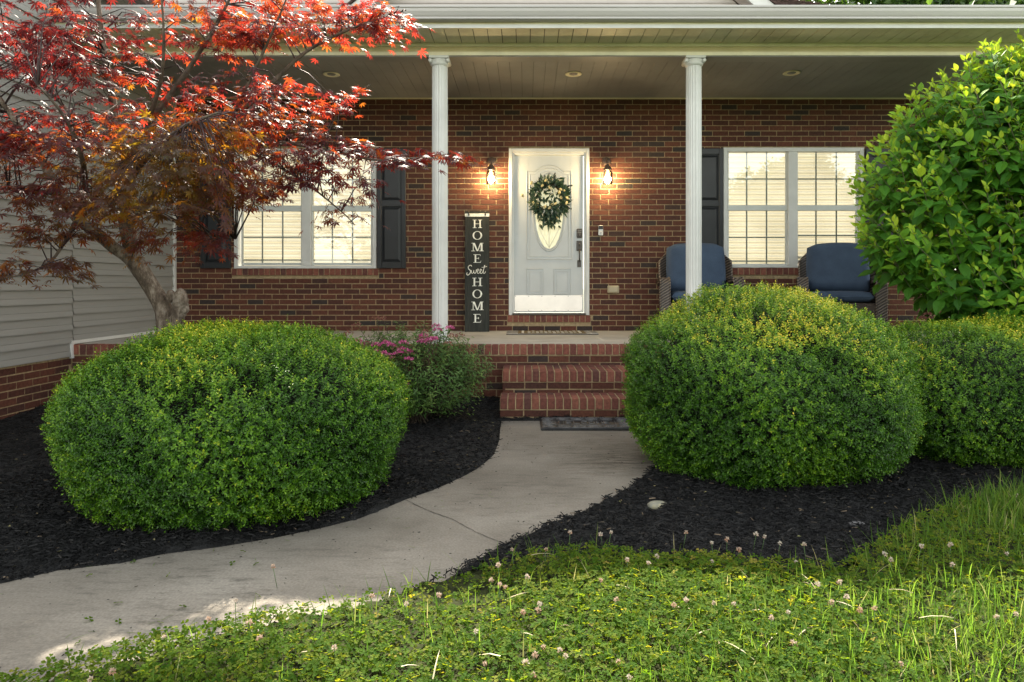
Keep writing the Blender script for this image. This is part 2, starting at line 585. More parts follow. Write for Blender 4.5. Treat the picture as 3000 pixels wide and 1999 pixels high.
def rowlock(mb, xa, xb, yfront, ztop, depth, h=.1, mi=2, mort=1):
    n = int(round((xb - xa) / 0.0722)); w = (xb - xa) / n
    for i in range(n):
        g = random.uniform(.004, .0065)
        mb.bbox(xa + i * w + g, xa + (i + 1) * w - g, yfront + random.uniform(-.003, .003), yfront + depth, ztop - h + random.uniform(-.002, .002), ztop + random.uniform(-.002, .0015), .005, mi)
        for k in range(1, 27): mb.at[-k] = mb.at[-1]
    mb.box(xa + .002, xb - .002, yfront + .008, yfront + depth, ztop - h - .008, ztop - .006, mort)
mb = hb()
mb.box(WX + .005, XR + .05, FE + .105, FW + .005, FZ - .12, FZ, 0)
rowlock(mb, WX + .01, XR + .05, FE - .012, FZ - .001, .11, .102, 1, 2)
mb.build("porch_floor", [M_floor, M_brick_red, M_mortar], house)

# two brick steps
SX0, SX1 = -.218, 1.12
for (yF, yB, zt, xa) in ((2050 / 311.5, FE - .002, FZ - .205, -.222), (2050 / 328.5, 2050 / 311.5 + .012, FZ - .405, -.232)):
    mb = hb()
    rowlock(mb, xa, SX1, yF, zt, .20, .10, 0, 1)
    rowlock(mb, xa, SX1, yF + .215, zt - .001, yB - yF - .22, .09, 0, 1) if yB - yF > .32 else mb.box(xa, SX1, yF + .2, yB, zt - .12, zt - .008, 1)
    zb0 = -.03
    mb.box(xa + .01, SX1 - .01, yF + .02, yB, zb0, zt - .105, 1)
    hcourse = zt - .108
    n = 0
    while hcourse > 0.005:
        za = max(hcourse - COURSE + JOINT, -.02)
        u = xa + .008 - (.1 if n % 2 else 0)
        while u < SX1:
            p, q = max(u, xa + .008), min(u + PITCH - JOINT, SX1)
            if q - p > .03:
                mb.box(p, q, yF + .012 + random.uniform(-.002, .002), yF + .04, za, hcourse - .002, 2, None, .0016)
            u += PITCH
        hcourse -= COURSE; n += 1
    u = yF + .02
    while u < yB - .05:                      # left flank bricks
        mb.box(xa + .004, xa + .03, u, min(u + .2, yB), max(zt - .18, -.02), zt - .112, 2, None, .001)
        u += PITCH
    mb.build("step", [M_brick_red, M_mortar, M_brick], house)

# siding wing on the left
mb = hb()
def siding(mb, yA, yB, zA, zB, x, mi=0):
    z = zA
    while z < zB - .02:
        t = min(z + .135, zB + .001)
        ks = [(x - .02, z), (x + .024, z + .001), (x + .022, z + .014), (x + .012, z + .055), (x + .0135, z + .062), (x + .004, t)]
        ks = [(a, c) for a, c in ks]
        A = [(a, yA, c) for a, c in ks]; B = [(a, yB, c) for a, c in ks]
        mb.quadstrip(B, A, mi)
        z += .135
siding(mb, 3.2, FE - .002, .48, 4.35, WX)
siding(mb, FE + .004, FW, .637, CEIL + .1, WX)
mb.box(WX - .3, WX - .012, 3.2, FW, .47, 4.35, 0)
mb.build("siding_wall", [M_siding], house)
mb = hb()
mb.box(WX - .2, WX - .0065, 3.2, FE + .02, -.2, .475, 1)
brick_rows(lambda p, q, a, b, r: mb.box(WX - .03, WX + random.uniform(-.004, -.001), p, q, a, b, 0, r, 0.0018), 3.2, FE - .005, .47 - COURSE * 9, .47, [])
mb.build("foundation_wall", [M_brick, M_mortar], house)
mb = hb()
mb.box(WX + .002, WX + .028, FE + .0, FW - .05, .606, .64)
mb.box(WX + .002, WX + .030, FE - .035, FE - .003, .462, .64)
mb.box(WX + .002, WX + .035, FW - .05, FW - .003, .602, CEIL)
mb.build("white_trim", [M_white], house)
mb = hb()
mb.box(5.472, 5.51, FW - .012, FW + .2, FZ + .002, CEIL)
mb.build("corner_board", [M_white], house)
# wing roof edge, out of the picture to the left
mb = hb()
mb.prism([(-4.25, 4.35), (-4.25, 4.5), (-8.5, 6.6), (-8.5, 6.45)], 1, 3.0, 14.0, 0)
mb.build("wing_roof", [M_shingle], house)

# porch ceiling, beam, soffit, fascia, gutter
mb = hb()
yA = FW - .002
w = .134
x = WX + .02
mb.box(WX, XR, 7.34, FW - .004, CEIL + .012, CEIL + .05, 1)
while x < XR - .02:
    xe = min(x + w, XR)
    mb.box(x + .0018, xe - .0018, 7.42, FW - .004, CEIL + random.uniform(-.001, .001), CEIL + .011, 0)
    x += w
mb.box(WX + .02, XR, FW - .022, FW - .0035, CEIL - .012, CEIL - .002, 2)
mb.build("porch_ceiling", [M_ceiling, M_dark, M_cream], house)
mb = hb()
BY = 7.30
mb.box(WX, XR, BY, BY + .17, 3.601, 3.76, 0)
mb.box(WX, XR, BY - .014, BY - .001, 3.598, 3.634, 1)
mb.box(WX, XR, BY - .012, BY - .001, 3.69, 3.722, 1)
mb.box(WX, XR, BY + .0, BY + .172, 3.588, 3.5985, 2)
mb.box(WX, XR, BY + .171, BY + .19, 3.60, 3.655, 1)
mb.build("porch_beam", [M_beam, M_cream, M_ceiling], house)
mb = hb()
SZ = 3.722
x = WX - .02
while x < XR - .01:
    xe = min(x + .142, XR)
    mb.box(x + .0035, xe - .0035, 6.872, BY - .0135, SZ + random.uniform(-.0008, .0008), SZ + .01, 0)
    x += .142
mb.box(WX - .02, XR, 6.88, BY - .0, SZ + .0105, SZ + .03, 1)
mb.build("soffit", [M_soffit, M_dark], house)
mb = hb()
mb.box(WX - .02, XR, 6.845, 6.868, 3.718, 3.90, 0)
mb.box(WX - .02, XR, 6.838, 6.8445, 3.717, 3.752, 1)
mb.build("fascia", [M_cream, M_white], house)
mb = hb()
prof = [(6.845, 3.775), (6.765, 3.775), (6.755, 3.779), (6.755, 3.792), (6.762, 3.796), (6.750, 3.812), (6.735, 3.845),
        (6.731, 3.868), (6.733, 3.876), (6.722, 3.878), (6.722, 3.897), (6.735, 3.898), (6.742, 3.892), (6.745, 3.87), (6.76, 3.80), (6.845, 3.79)]
mb.prism(prof[::-1], 0, WX - .02, XR + .005, 0)
mb.build("gutter", [M_gutter], house)
mb = hb()
mb.prism([(6.79, 3.90), (6.79, 3.915), (12.0, 5.46), (12.0, 5.43)], 0, WX - .02, XR, 0)
mb.build("porch_roof", [M_shingle], house)

# upper gable and roof behind
mb = hb()
GY = 12.0
z = 5.2
ax, az, bx_, bz = .62, 8.55, 3.77, 5.93
def gable_half(zz): return max(0.0, (az - zz) / .84)
while z < az:
    t = min(z + .14, az)
    hA, hB = gable_half(z), gable_half(t)
    lA = min(ax - hA, -7.0) if z < 6.2 else ax - hA
    lB = min(ax - hB, -7.0) if z < 6.2 else ax - hB
    mb.add([(lA, GY, z), (ax + hA, GY, z), (ax + hB, GY + .016, t), (lB, GY + .016, t)], [(0, 1, 2, 3)], 0)
    z += .14
mb.box(-7.2, 2.9, GY + .03, GY + .2, 5.0, 6.6, 0)
for s in (1, -1):
    dx = 3.9
    c = Vector((ax, 0, az + .05))
    e = Vector((ax + s * dx, 0, az + .05 - dx * .84))
    nrm = Vector((s * .643, 0, .766))
    for (ya, yb, o0, o1, mi) in ((GY - .30, GY - .25, -.02, .20, 1), (GY - .25, GY + .0, -.02, .0, 2)):
        p = [c + nrm * o0, e + nrm * o0, e + nrm * o1 if o1 else e + nrm * .02, c + nrm * o1 if o1 else c + nrm * .02]
        mb.prism([(q.x, q.z) for q in p], 1, ya, yb, mi)
    p = [c + nrm * .205, e + nrm * .205, e + nrm * .25, c + nrm * .25]
    mb.prism([(q.x, q.z) for q in p], 1, GY - .33, GY + 3, 3)
mb.build("upper_gable", [M_siding_up, M_white, M_siding_up, M_shingle], house)
mb = hb()
y = 12.35; zz = 5.98; k = 0
while y < 15.6:                                   # shingle courses, each a step over the next
    xr = 6.28 - (y - 12.6) * .35
    xl = 3.4 - k * .19
    x = max(xl, -1) + (.11 if k % 2 else 0)
    while x < xr:
        q = min(x + .22, xr)
        mb.box(x, q - .004, y, y + .26, zz, zz + .012 + random.uniform(0, .008), 0)
        x += .22
    y += .19; zz += .19 * .53; k += 1
mb.box(2.2, 6.3, 12.3, 12.36, 5.2, 5.95, 1)
mb.build("main_roof", [M_shingle, M_white], house)

# columns
for X in (-.905, 1.774, 5.32):
    mb = hb()
    yc, r = 7.385, .0835
    n = 96
    prof = []
    for k in range(n):
        a = 2 * math.pi * k / n
        fl = abs(math.sin(a * 10)) ** .7
        prof.append((math.cos(a), math.sin(a), 1 - .085 * fl))
    vs, fs = [], []
    for (zz, rr) in ((FZ + .03, r), (FZ + 1.1, r), (FZ + 2.0, r * .995), (3.52, r * .985)):
        for (cx_, sy_, q) in prof:
            vs.append((X + cx_ * rr * q, yc + sy_ * rr * q, zz))
    for i in range(3):
        for k in range(n):
            fs.append((i * n + k, i * n + (k + 1) % n, (i + 1) * n + (k + 1) % n, (i + 1) * n + k))
    mb.add(vs, fs, 0, False)
    c = mb.build("column", [M_white], house)
    cp = hb()
    cp.lathe([(r, 3.505), (r * 1.02, 3.51), (r * 1.14, 3.518), (r * 1.17, 3.528), (r * 1.10, 3.538), (r * 1.18, 3.552), (r * 1.22, 3.566), (r * 1.12, 3.572)], (X, yc, 0), 32)
    cp.bbox(X - .104, X + .104, yc - .104, yc + .104, 3.572, 3.5975, .003)
    for s in (-1, 1):
        cp.lathe([(.008, -.09), (.019, -.088), (.019, .088), (.008, .09)], (X + s * .092, yc, 3.553), 14, 0, 'Y')
    cp.build("capital", [M_white], c)
    bs = hb()
    bs.bbox(X - .115, X + .115, yc - .115, yc + .115, FZ + .001, FZ + .035, .005)
    bs.lathe([(.11, FZ + .035), (.112, FZ + .05), (.09, FZ + .062), (.097, FZ + .075), (.084, FZ + .085)], (X, yc, 0), 32)
    bs.build("base", [M_white], c)

# recessed ceiling lights
for px, py in ((971, 217), (1680, 216), (2319, 213)):
    Y = F * (CEIL - CZ) / (CY - py)
    X = (px - CX) * Y / F
    mb = hb()
    prof = [(.095, CEIL - .003), (.098, CEIL - .009), (.088, CEIL - .013), (.074, CEIL - .008), (.06, CEIL - .0035)]
    mb.lathe(prof, (X, Y, 0), 28)
    o = mb.build("recessed_light", [M_cream], house)
    mb = hb()
    mb.ball((X, Y, CEIL - .004), .05, .05, .012, 16, 6)
    mb.build("lamp_face", [M_ceiling], o)

# ---- windows
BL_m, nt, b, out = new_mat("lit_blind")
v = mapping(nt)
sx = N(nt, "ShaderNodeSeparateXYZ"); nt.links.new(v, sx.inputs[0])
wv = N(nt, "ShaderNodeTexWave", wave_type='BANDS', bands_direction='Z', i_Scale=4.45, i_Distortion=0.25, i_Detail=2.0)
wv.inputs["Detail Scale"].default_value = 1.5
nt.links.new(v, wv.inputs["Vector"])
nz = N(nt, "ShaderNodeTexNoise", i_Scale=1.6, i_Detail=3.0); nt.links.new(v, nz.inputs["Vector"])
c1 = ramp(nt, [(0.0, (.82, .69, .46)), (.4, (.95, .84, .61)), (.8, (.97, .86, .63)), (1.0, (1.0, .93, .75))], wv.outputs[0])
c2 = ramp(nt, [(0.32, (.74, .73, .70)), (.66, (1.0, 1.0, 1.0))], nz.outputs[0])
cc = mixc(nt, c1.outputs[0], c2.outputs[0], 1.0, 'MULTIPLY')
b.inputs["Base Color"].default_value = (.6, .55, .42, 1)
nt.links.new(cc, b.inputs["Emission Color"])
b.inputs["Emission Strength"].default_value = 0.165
M_blind = BL_m
M_blind_sill = paint("blind_rail", (.8, .76, .66), .5)
M_sash = paint("sash_grey", (.58, .60, .57), .45, .03)
M_grille = paint("grille_grey", (.34, .37, .35), .5, .03)

def make_window(rect, halves, y_split, z_low, opened=False):
    x0, x1, z0, z1 = rect
    y = FW
    t = .025
    mb = hb()
    mb.bbox(x0, x0 + .052, y - .012, y + .11, z0, z1, .003)
    mb.bbox(x1 - .052, x1, y - .012, y + .11, z0, z1, .003)
    mb.bbox(x0 + .0525, x1 - .0525, y - .0115, y + .11, z1 - .052, z1, .003)
    mb.bbox(x0 + .0525, x1 - .0525, y - .016, y + .11, z0, z0 + .034, .003)
    m0, m1 = halves[0][1], halves[1][0]
    mb.bbox(m0, m1, y - .010, y + .11, z0 + .0345, z1 - .0525, .003)
    win = mb.build("window", [M_white], house)
    zs_, ze_ = y_split
    for i, (a, b_) in enumerate(halves):
        lo = z_low + (.05 if opened and i == 1 else 0)
        sash = hb()
        sash.bbox(a + .001, b_ - .001, y + .016, y + .06, zs_, ze_, .003)
        sash.box(a + .001, a + .018, y + .030, y + .07, z0 + .035, zs_ - .001)
        sash.box(b_ - .018, b_ - .001, y + .030, y + .07, z0 + .035, zs_ - .001)
        sash.box(a + .019, b_ - .019, y + .031, y + .07, lo - .035, lo)
        sash.box(a + .001, a + .014, y + .02, y + .07, ze_ + .001, z1 - .053)
        sash.box(b_ - .014, b_ - .001, y + .02, y + .07, ze_ + .001, z1 - .053)
        sash.build("sash", [M_sash], win)
        gl = hb()
        gl.box(a + .001, b_ - .001, y + .050, y + .054, lo, z1 - .054)
        gl.build("pane", [M_glass], win)
        gr = hb()
        for (za, zb, off) in ((lo, zs_, .056), (ze_, z1 - .053, .0555)):
            wd = (b_ - a)
            for k in (1, 2):
                gr.box(a + wd * k / 3 - .009, a + wd * k / 3 + .009, y + off, y + off + .008, za, zb)
            zm = (za + zb) / 2
            gr.box(a + .015, b_ - .015, y + off + .0085, y + off + .014, zm - .009, zm + .009)
        gr.build("grille", [M_grille], win)
        bl = hb()
        z = z1 - .06
        while z > lo - .02:
            bl.quadstrip([(a, y + .094, z), (a, y + .100, z - .018), (a, y + .112, z - .037)],
                         [(b_, y + .094, z), (b_, y + .100, z - .018), (b_, y + .112, z - .037)], 0)
            z -= .0355
        bl.box(a, b_, y + .114, y + .118, lo - .06, z1 - .05, 0)
        bl.box(a + .01, b_ - .01, y + .086, y + .0925, lo + .02, lo + .05, 1)
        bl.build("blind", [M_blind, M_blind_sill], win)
    return win
make_window(WIN_L, [(WXp(704), WXp(883.6)), (WXp(911), WXp(1089))], (WZp(619), WZp(602)), WZp(770))
make_window(WIN_R, [(WXp(2123 + 10), WXp(2308.8)), (WXp(2336), WXp(2516))], (WZp(617), WZp(601)), WZp(773), True)

def make_shutter(x0, x1, z0, z1):
    y = FW
    mb = hb()
    st = .055
    mb.box(x0 + .002, x1 - .002, y - .012, y - .004, z0 + .002, z1 - .002)
    mb.bbox(x0, x0 + st, y - .036, y - .003, z0, z1, .003)
    mb.bbox(x1 - st, x1, y - .036, y - .003, z0, z1, .003)
    zm = z0 + (z1 - z0) * .54
    for (a, b_) in ((z0, z0 + .075), (zm - .035, zm + .035), (z1 - .075, z1)):
        mb.bbox(x0 + st + .0005, x1 - st - .0005, y - .0355, y - .003, a, b_, .003)
    sh = mb.build("shutter", [M_black], house)
    for (a, b_) in ((z0 + .075, zm - .035), (zm + .035, z1 - .075)):
        p = hb()
        c = [(x0 + st + .012, a + .012), (x1 - st - .012, a + .012), (x1 - st - .012, b_ - .012), (x0 + st + .012, b_ - .012)]
        d = [(x0 + st + .045, a + .045), (x1 - st - .045, a + .045), (x1 - st - .045, b_ - .045), (x0 + st + .045, b_ - .045)]
        vs = [(q[0], y - .013, q[1]) for q in c] + [(q[0], y - .031, q[1]) for q in d]
        p.add(vs, [(4, 5, 6, 7)] + [(i, (i + 1) % 4, 4 + (i + 1) % 4, 4 + i) for i in range(4)], 0)
        p.build("panel", [M_black], sh)
for (a, b_) in ((590, 678), (1106, 1190), (2032, 2117), (2533, 2618)):
    make_shutter(WXp(a), WXp(b_), WZp(786.5), WZp(436.5))

# ---- door
dx0, dx1, dz0, dz1 = DOOR
mb = hb()
for (a, b_, ya, c) in ((dx0, dx0 + .043, FW - .014, .004), (dx0 + .0435, dx0 + .068, FW + .004, .003)):
    mb.bbox(a, b_, ya, FW + .12, dz0, dz1, c)
for (a, b_, ya, c) in ((dx1 - .043, dx1, FW - .014, .004), (dx1 - .068, dx1 - .0435, FW + .004, .003)):
    mb.bbox(a, b_, ya, FW + .12, dz0, dz1, c)
mb.bbox(dx0 + .0435, dx1 - .0435, FW - .0135, FW + .12, dz1 - .05, dz1, .004)
mb.bbox(dx0 + .0685, dx1 - .0685, FW + .0045, FW + .12, dz1 - .083, dz1 - .0505, .003)
frame = mb.build("door_frame", [M_white], house)
mb = hb()
mb.bbox(dx0 + .05, dx1 - .05, FW - .03, FW + .12, dz0 + .001, dz0 + .028, .004)
mb.build("threshold", [M_bronze], frame)
DY = FW + .035
sx0, sx1, sz0, sz1 = WXp(1506), WXp(1709.3), WZp(915.5), WZp(454)
mb = hb()
mb.box(sx0, sx1, DY, DY + .045, sz0, sz1)
def mould(mb, pts, r=.007, y=DY, closed=True):
    pts = [(p[0], y - .001, p[1]) for p in pts]
    if closed: pts = pts + [pts[0], pts[1]]
    mb.tube(pts, r, 6, 0, True, False)
def rect_pts(a, b_, c, d): return [(a, c), ((a + b_) / 2, c), (b_, c), (b_, (c + d) / 2), (b_, d), (a, d), (a, (c + d) / 2)]
pu = []
L_, R_, B_ = WXp(1543.5), WXp(1675), WZp(760)
S_ = WZp(502); T_ = WZp(484)
for ins, rr in ((0, .007), (.038, .005)):
    pts = [(L_ + ins, B_ + ins), (R_ - ins, B_ + ins), (R_ - ins, S_ - ins)]
    xa, xb = R_ - .10, L_ + .10
    pts.append((xa, S_ - ins))
    for k in range(1, 16):
        t = k / 16
        xx = xa + (xb - xa) * t
        pts.append((xx, S_ - ins + (T_ - S_) * math.sin(math.pi * t) ** .8))
    pts += [(xb, S_ - ins), (L_ + ins, S_ - ins)]
    mould(mb, pts, rr)
for (a, b_) in ((1543.6, 1591.8), (1623.6, 1672)):
    for ins, rr in ((0, .007), (.035, .005)):
        mould(mb, rect_pts(WXp(a) + ins, WXp(b_) - ins, WZp(862) + ins, WZp(788) - ins), rr)
door = mb.build("door", [M_door], house)
OC = (WXp(1609), WZp(619)); OA, OB = 43 / 223., 109 / 223.
def oval(a, b_, n=48):
    out_ = []
    for k in range(n):
        t = 2 * math.pi * k / n
        out_.append((OC[0] + a * math.cos(t), OC[1] + b_ * math.sin(t)))
    return out_
mb = hb()
mould(mb, oval(OA + .017, OB + .030), .013)
mould(mb, oval(OA + .002, OB + .010), .011)
mb.build("oval_frame", [M_door], door)
M_oval, nt, b, out = new_mat("etched_glass")
v = mapping(nt, (1, 1, .5))
n1 = N(nt, "ShaderNodeTexNoise", i_Scale=26.0, i_Detail=5.0, i_Distortion=1.2); nt.links.new(v, n1.inputs["Vector"])
rc = ramp(nt, [(.35, (.62, .56, .22)), (.55, (.95, .84, .40)), (.75, (1, .96, .62))], n1.outputs[0])
nt.links.new(rc.outputs[0], b.inputs["Emission Color"])
b.inputs["Emission Strength"].default_value = .11
b.inputs["Base Color"].default_value = (.5, .5, .42, 1)
b.inputs["Roughness"].default_value = .08
bp = N(nt, "ShaderNodeBump", i_Strength=.35, i_Distance=.01); nt.links.new(n1.outputs[0], bp.inputs["Height"]); nt.links.new(bp.outputs[0], b.inputs["Normal"])
mb = hb()
pts = oval(OA, OB)
mb.add([(p[0], DY - .004, p[1]) for p in pts], [list(range(len(pts)))[::-1]])
mb.build("oval_glass", [M_oval], door)
mb = hb()
mb.tube([(OC[0], DY - .006, OC[1] - OB * .98), (OC[0], DY - .006, OC[1] - OB * .2)], .004, 6)
for s in (-1, 1):
    mb.tube([(OC[0] + s * OA * .05, DY - .006, OC[1] - OB * .95), (OC[0] + s * OA * .7, DY - .006, OC[1] - OB * .45), (OC[0] + s * OA * .8, DY - .006, OC[1])], .003, 6)
mb.build("glass_bevel", [M_white], door)
mb = hb()
ka, kb, kc, kd = WXp(1507.5), WXp(1706.5), WZp(912.5), WZp(865.5)
mb.bbox(ka, kb, DY - .004, DY - .0005, kc, kd, .001)
for i in range(6):
    for z in (kc + .012, kd - .012):
        mb.ball((ka + .012 + (kb - ka - .024) * i / 5, DY - .005, z), .005, .003, .005, 8, 4, 1)
mb.build("kick_plate", [M_plate, M_bronze], door)
mb = hb()
mb.bbox(WXp(1689.8), WXp(1706), DY - .022, DY - .0005, WZp(697), WZp(670), .006)
mb.lathe([(.022, .022), (.022, .03), (.016, .032)], ((WXp(1698)), DY, WZp(689)), 18, 0, 'Y')
for r_ in range(2):
    for k in range(4):
        mb.ball((WXp(1693.5 + 3 * k), DY - .023, WZp(676 + r_ * 5)), .0035, .003, .0035, 6, 4, 1)
mb.build("keypad_lock", [M_bronze, M_sash], door)
mb = hb()
mb.bbox(WXp(1689.5), WXp(1705.5), DY - .018, DY - .0005, WZp(735), WZp(705.5), .004)
mb.bbox(WXp(1692), WXp(1703), DY - .016, DY - .0005, WZp(783), WZp(762.5), .003)
hx = WXp(1697.7)
mb.tube([(hx, DY - .018, WZp(731)), (hx, DY - .05, WZp(737)), (hx, DY - .062, WZp(748)), (hx, DY - .055, WZp(758)), (hx, DY - .016, WZp(766))], [.011, .009, .008, .008, .009], 10)
mb.tube([(hx, DY - .016, WZp(714)), (hx, DY - .045, WZp(716)), (hx, DY - .05, WZp(722))], [.008, .008, .006], 8)
mb.build("handle", [M_bronze], door)

# outlet cover
mb = hb()
mb.bbox(WXp(1779), WXp(1813), FW - .045, FW - .0025, WZp(859.5), WZp(837), .012)
mb.bbox(WXp(1783), WXp(1809), FW - .054, FW - .0455, WZp(856), WZp(841), .006)
mb.build("outlet_cover", [paint("beige_plastic", (.42, .36, .24), .5, .08)], house)
# ------------------------------------------------------------------ wall lamps
def wall_lamp(px, label):
    Yb = FW - .15
    s = F / Yb
    X, Zb = (px - CX) / s, CZ - (523 - CY) / s
    t = thing("wall_lamp", label, "wall lamp", (X, FW, Zb + .2), 0, "lit wall lamps beside the front door")
    off = (X, FW, Zb + .2)
    m = MB(off); m.lathe([(.055, .002), (.06, .008), (.056, .016), (.03, .024)], (X, FW, Zb + .24), 24, 0, 'Y'); m.build("backplate", [M_lampbody], t)
    m = MB(off); m.tube([(X, FW - .02, Zb + .24), (X, FW - .07, Zb + .265), (X, FW - .12, Zb + .26), (X, FW - .148, Zb + .235), (X, Yb, Zb + .17)], .009, 10); m.build("arm", [M_lampbody], t)
    m = MB(off); m.lathe([(.012, .185), (.028, .17), (.04, .15), (.05, .128), (.058, .108), (.054, .104), (.04, .112), (.022, .105), (.018, .06)], (X, Yb, Zb), 20); m.build("socket", [M_lampbody], t)
    m = MB(off)
    prof = [(.045, .11), (.052, .095), (.068, .06), (.07, -.02), (.066, -.075), (.05, -.082)]
    n = 24; vs, fs = [], []
    for (r_, h) in prof:
        for k in range(n):
            a = 2 * math.pi * k / n
            vs.append((X + r_ * math.cos(a), Yb + r_ * math.sin(a), Zb + h))
    for i in range(len(prof) - 1):
        for k in range(n):
            fs.append((i * n + k, i * n + (k + 1) % n, (i + 1) * n + (k + 1) % n, (i + 1) * n + k))
    m.add(vs, fs, 0, True); m.build("glass_jar", [M_jar], t)
    m = MB(off); m.lathe([(.012, .06), (.018, .04), (.034, .018), (.041, -.01), (.036, -.034), (.02, -.05), (.004, -.053)], (X, Yb, Zb), 18); m.build("bulb", [M_bulb], t)
    return t
wall_lamp(1439, "lit bronze jar lamp on the brick wall above the HOME sign, left of the door")
wall_lamp(1780, "lit bronze jar lamp on the brick wall above the doorbell, right of the door")

# doorbell
X, Z = WXp(1759.5), WZp(676)
t = thing("doorbell", "small black and white video doorbell on the brick wall by the door", "doorbell", (X, FW, Z))
m = MB((X, FW, Z)); m.bbox(X - .031, X + .031, FW - .026, FW - .0022, WZp(690.5), WZp(661), .006); m.build("body", [M_white], t)
m = MB((X, FW, Z)); m.bbox(X - .0285, X + .0285, FW - .030, FW - .0262, WZp(672.5), WZp(662), .0015)
m.lathe([(.012, .0305), (.012, .034), (.007, .036)], (X, FW, WZp(667)), 16, 0, 'Y'); m.build("camera_face", [M_black], t)
m = MB((X, FW, Z)); m.lathe([(.014, .0262), (.014, .029), (.01, .0305)], (X, FW, WZp(682)), 18, 0, 'Y'); m.build("button", [M_gutter], t)

# ------------------------------------------------------------------ HOME sweet HOME board
M_board = paint("charcoal_board", (.028, .031, .026), .7, .25, 12.0, .3, .25, (6, 1, .5), dirt=((.06, .055, .045), .6))
M_letter = paint("letter_paint", (.80, .79, .70), .6, .06, 20.0)
YB, YT = FW - .20, FW - .015
zb, zt = FZ + .003, CZ - (619 - CY) / 224.
xc0, xc1 = (1397 - CX) * YB / F * .995 + .01, (1397 - CX) / 223.
sg = thing("sign", "tall charcoal board reading HOME Sweet HOME leaning on the brick wall", "sign", ((1397.5 - CX) * YB / F, YB, zb))
ln = math.hypot(zt - zb, YT - YB - .02)
tilt = math.atan2(YT - YB - .02, zt - zb)
sg.rotation_euler = (-tilt, R(-.35), 0)
hw = .158
m = MB(); m.bbox(-hw, hw, 0, .018, 0, ln, .002); m.build("board", [M_board], sg)
zs1 = ln - .052
m = MB(); m.bbox(-hw - .001, hw + .001, -.0035, -.0004, zs1 - .021, zs1 + .021, .001)
for s in (-1, 1):
    m.tube([(s * hw * .68, -.004, zs1 + .012), (s * hw * .68, -.014, zs1 + .03), (s * hw * .68, -.006, zs1 + .055)], .007, 8, 1)
    m.ball((s * hw * .68, -.006, zs1 + .004), .012, .006, .014, 10, 6, 1)
m.build("metal_strip", [paint("whitewashed_metal", (.72, .73, .66), .5, .12, 40.0), M_bronze], sg)
_k = [0]
def flat(m, poly):
    _k[0] = (_k[0] + 1) % 7
    d = -.0022 - .00025 * _k[0]
    m.prism(poly[::-1], 1, d, -.0002)
def rect(a, b_, c, d): return [(a, c), (b_, c), (b_, d), (a, d)]
def glyph(m, ch, cx, cz, w, h):
    def q(poly): flat(m, [(cx + (u - .5) * w, cz + (v_ - .5) * h) for u, v_ in poly])
    if ch == 'H':
        for s in (.21, .79):
            q(rect(s - .075, s + .075, .0, 1)); q(rect(s - .21, s - .076, 0, .055)); q(rect(s + .076, s + .21, 0, .055))
            q(rect(s - .21, s - .076, .945, 1)); q(rect(s + .076, s + .21, .945, 1))
        q(rect(.286, .714, .475, .535))
    elif ch == 'E':
        q(rect(.2, .37, 0, 1)); q(rect(.05, .199, 0, .055)); q(rect(.05, .199, .945, 1))
        q(rect(.371, .84, .945, 1)); q([(.80, .944), (.86, .944), (.86, .78), (.845, .78)])
        q(rect(.371, .68, .49, .545)); q([(.62, .62), (.68, .64), (.68, .40), (.62, .42)][::-1])
        q(rect(.371, .90, 0, .055)); q([(.84, .056), (.90, .056), (.95, .26), (.93, .26)])
    elif ch == 'M':
        q(rect(.15, .205, .056, .944)); q(rect(.02, .33, 0, .055)); q(rect(.77, .91, .056, .944)); q(rect(.66, 1.0, 0, .055))
        q(rect(.03, .205, .945, 1)); q(rect(.77, .98, .945, 1))
        q([(.206, 1), (.206, .80), (.455, .0), (.51, .0), (.51, .20), (.30, 1)])
        q([(.511, .0), (.56, .0), (.769, .86), (.769, 1), (.73, 1), (.511, .13)])
    elif ch == 'O':
        n = 36
        for k in range(n):
            a0, a1 = 2 * math.pi * k / n, 2 * math.pi * (k + 1) / n
            def o_(a): return (.5 + .48 * math.cos(a), .5 + .52 * math.sin(a))
            def i_(a): return (.5 + .32 * math.cos(a), .5 + .46 * math.sin(a))
            q([o_(a0), o_(a1), i_(a1), i_(a0)])
def bz(py): return (974 - py) / 355.0 * ln
for ch, py, wd in (('H', 637, 28.5), ('O', 691, 30), ('M', 726, 38), ('E', 760, 26), ('H', 829, 30), ('O', 864, 30), ('M', 899, 38), ('E', 935, 26)):
    py = {637: 657, 691: 691.5, 726: 726, 760: 760}.get(py, py)
    m = MB()
    glyph(m, ch, .003, bz(py), wd / 226. * .98, 24.5 / 226. * 1.0)
    m.build("serif_letter", [M_letter], sg)
m = MB()
cz, k_ = bz(795.5), .0046
def stroke(pts, r=.0046):
    P_ = [Vector(((u - 50) * .00268, -.0025, cz + (v_ - 20) * .00268)) for u, v_ in pts]
    if len(P_) > 2:
        Q = []
        for i in range(len(P_) - 1):
            p0, p1, p2, p3 = P_[max(i - 1, 0)], P_[i], P_[i + 1], P_[min(i + 2, len(P_) - 1)]
            for t_ in (0, .33, .66):
                Q.append(.5 * ((2 * p1) + (p2 - p0) * t_ + (2 * p0 - 5 * p1 + 4 * p2 - p3) * t_ ** 2 + (3 * p1 - p0 - 3 * p2 + p3) * t_ ** 3))
        P_ = Q + [P_[-1]]
    m.tube(P_, [r * (.75 + .35 * math.sin(i * .9) ** 2) for i in range(len(P_))], 6, 0, True, True)
stroke([(24, 40), (20, 46), (12, 44), (7, 36), (9, 28), (16, 22), (18, 12), (12, 2), (4, -2), (-1, 4), (3, 10)], .006)
stroke([(22, 22), (23, 10), (28, 6), (33, 14), (34, 22), (35, 10), (40, 6), (45, 14), (46, 24), (50, 22)])
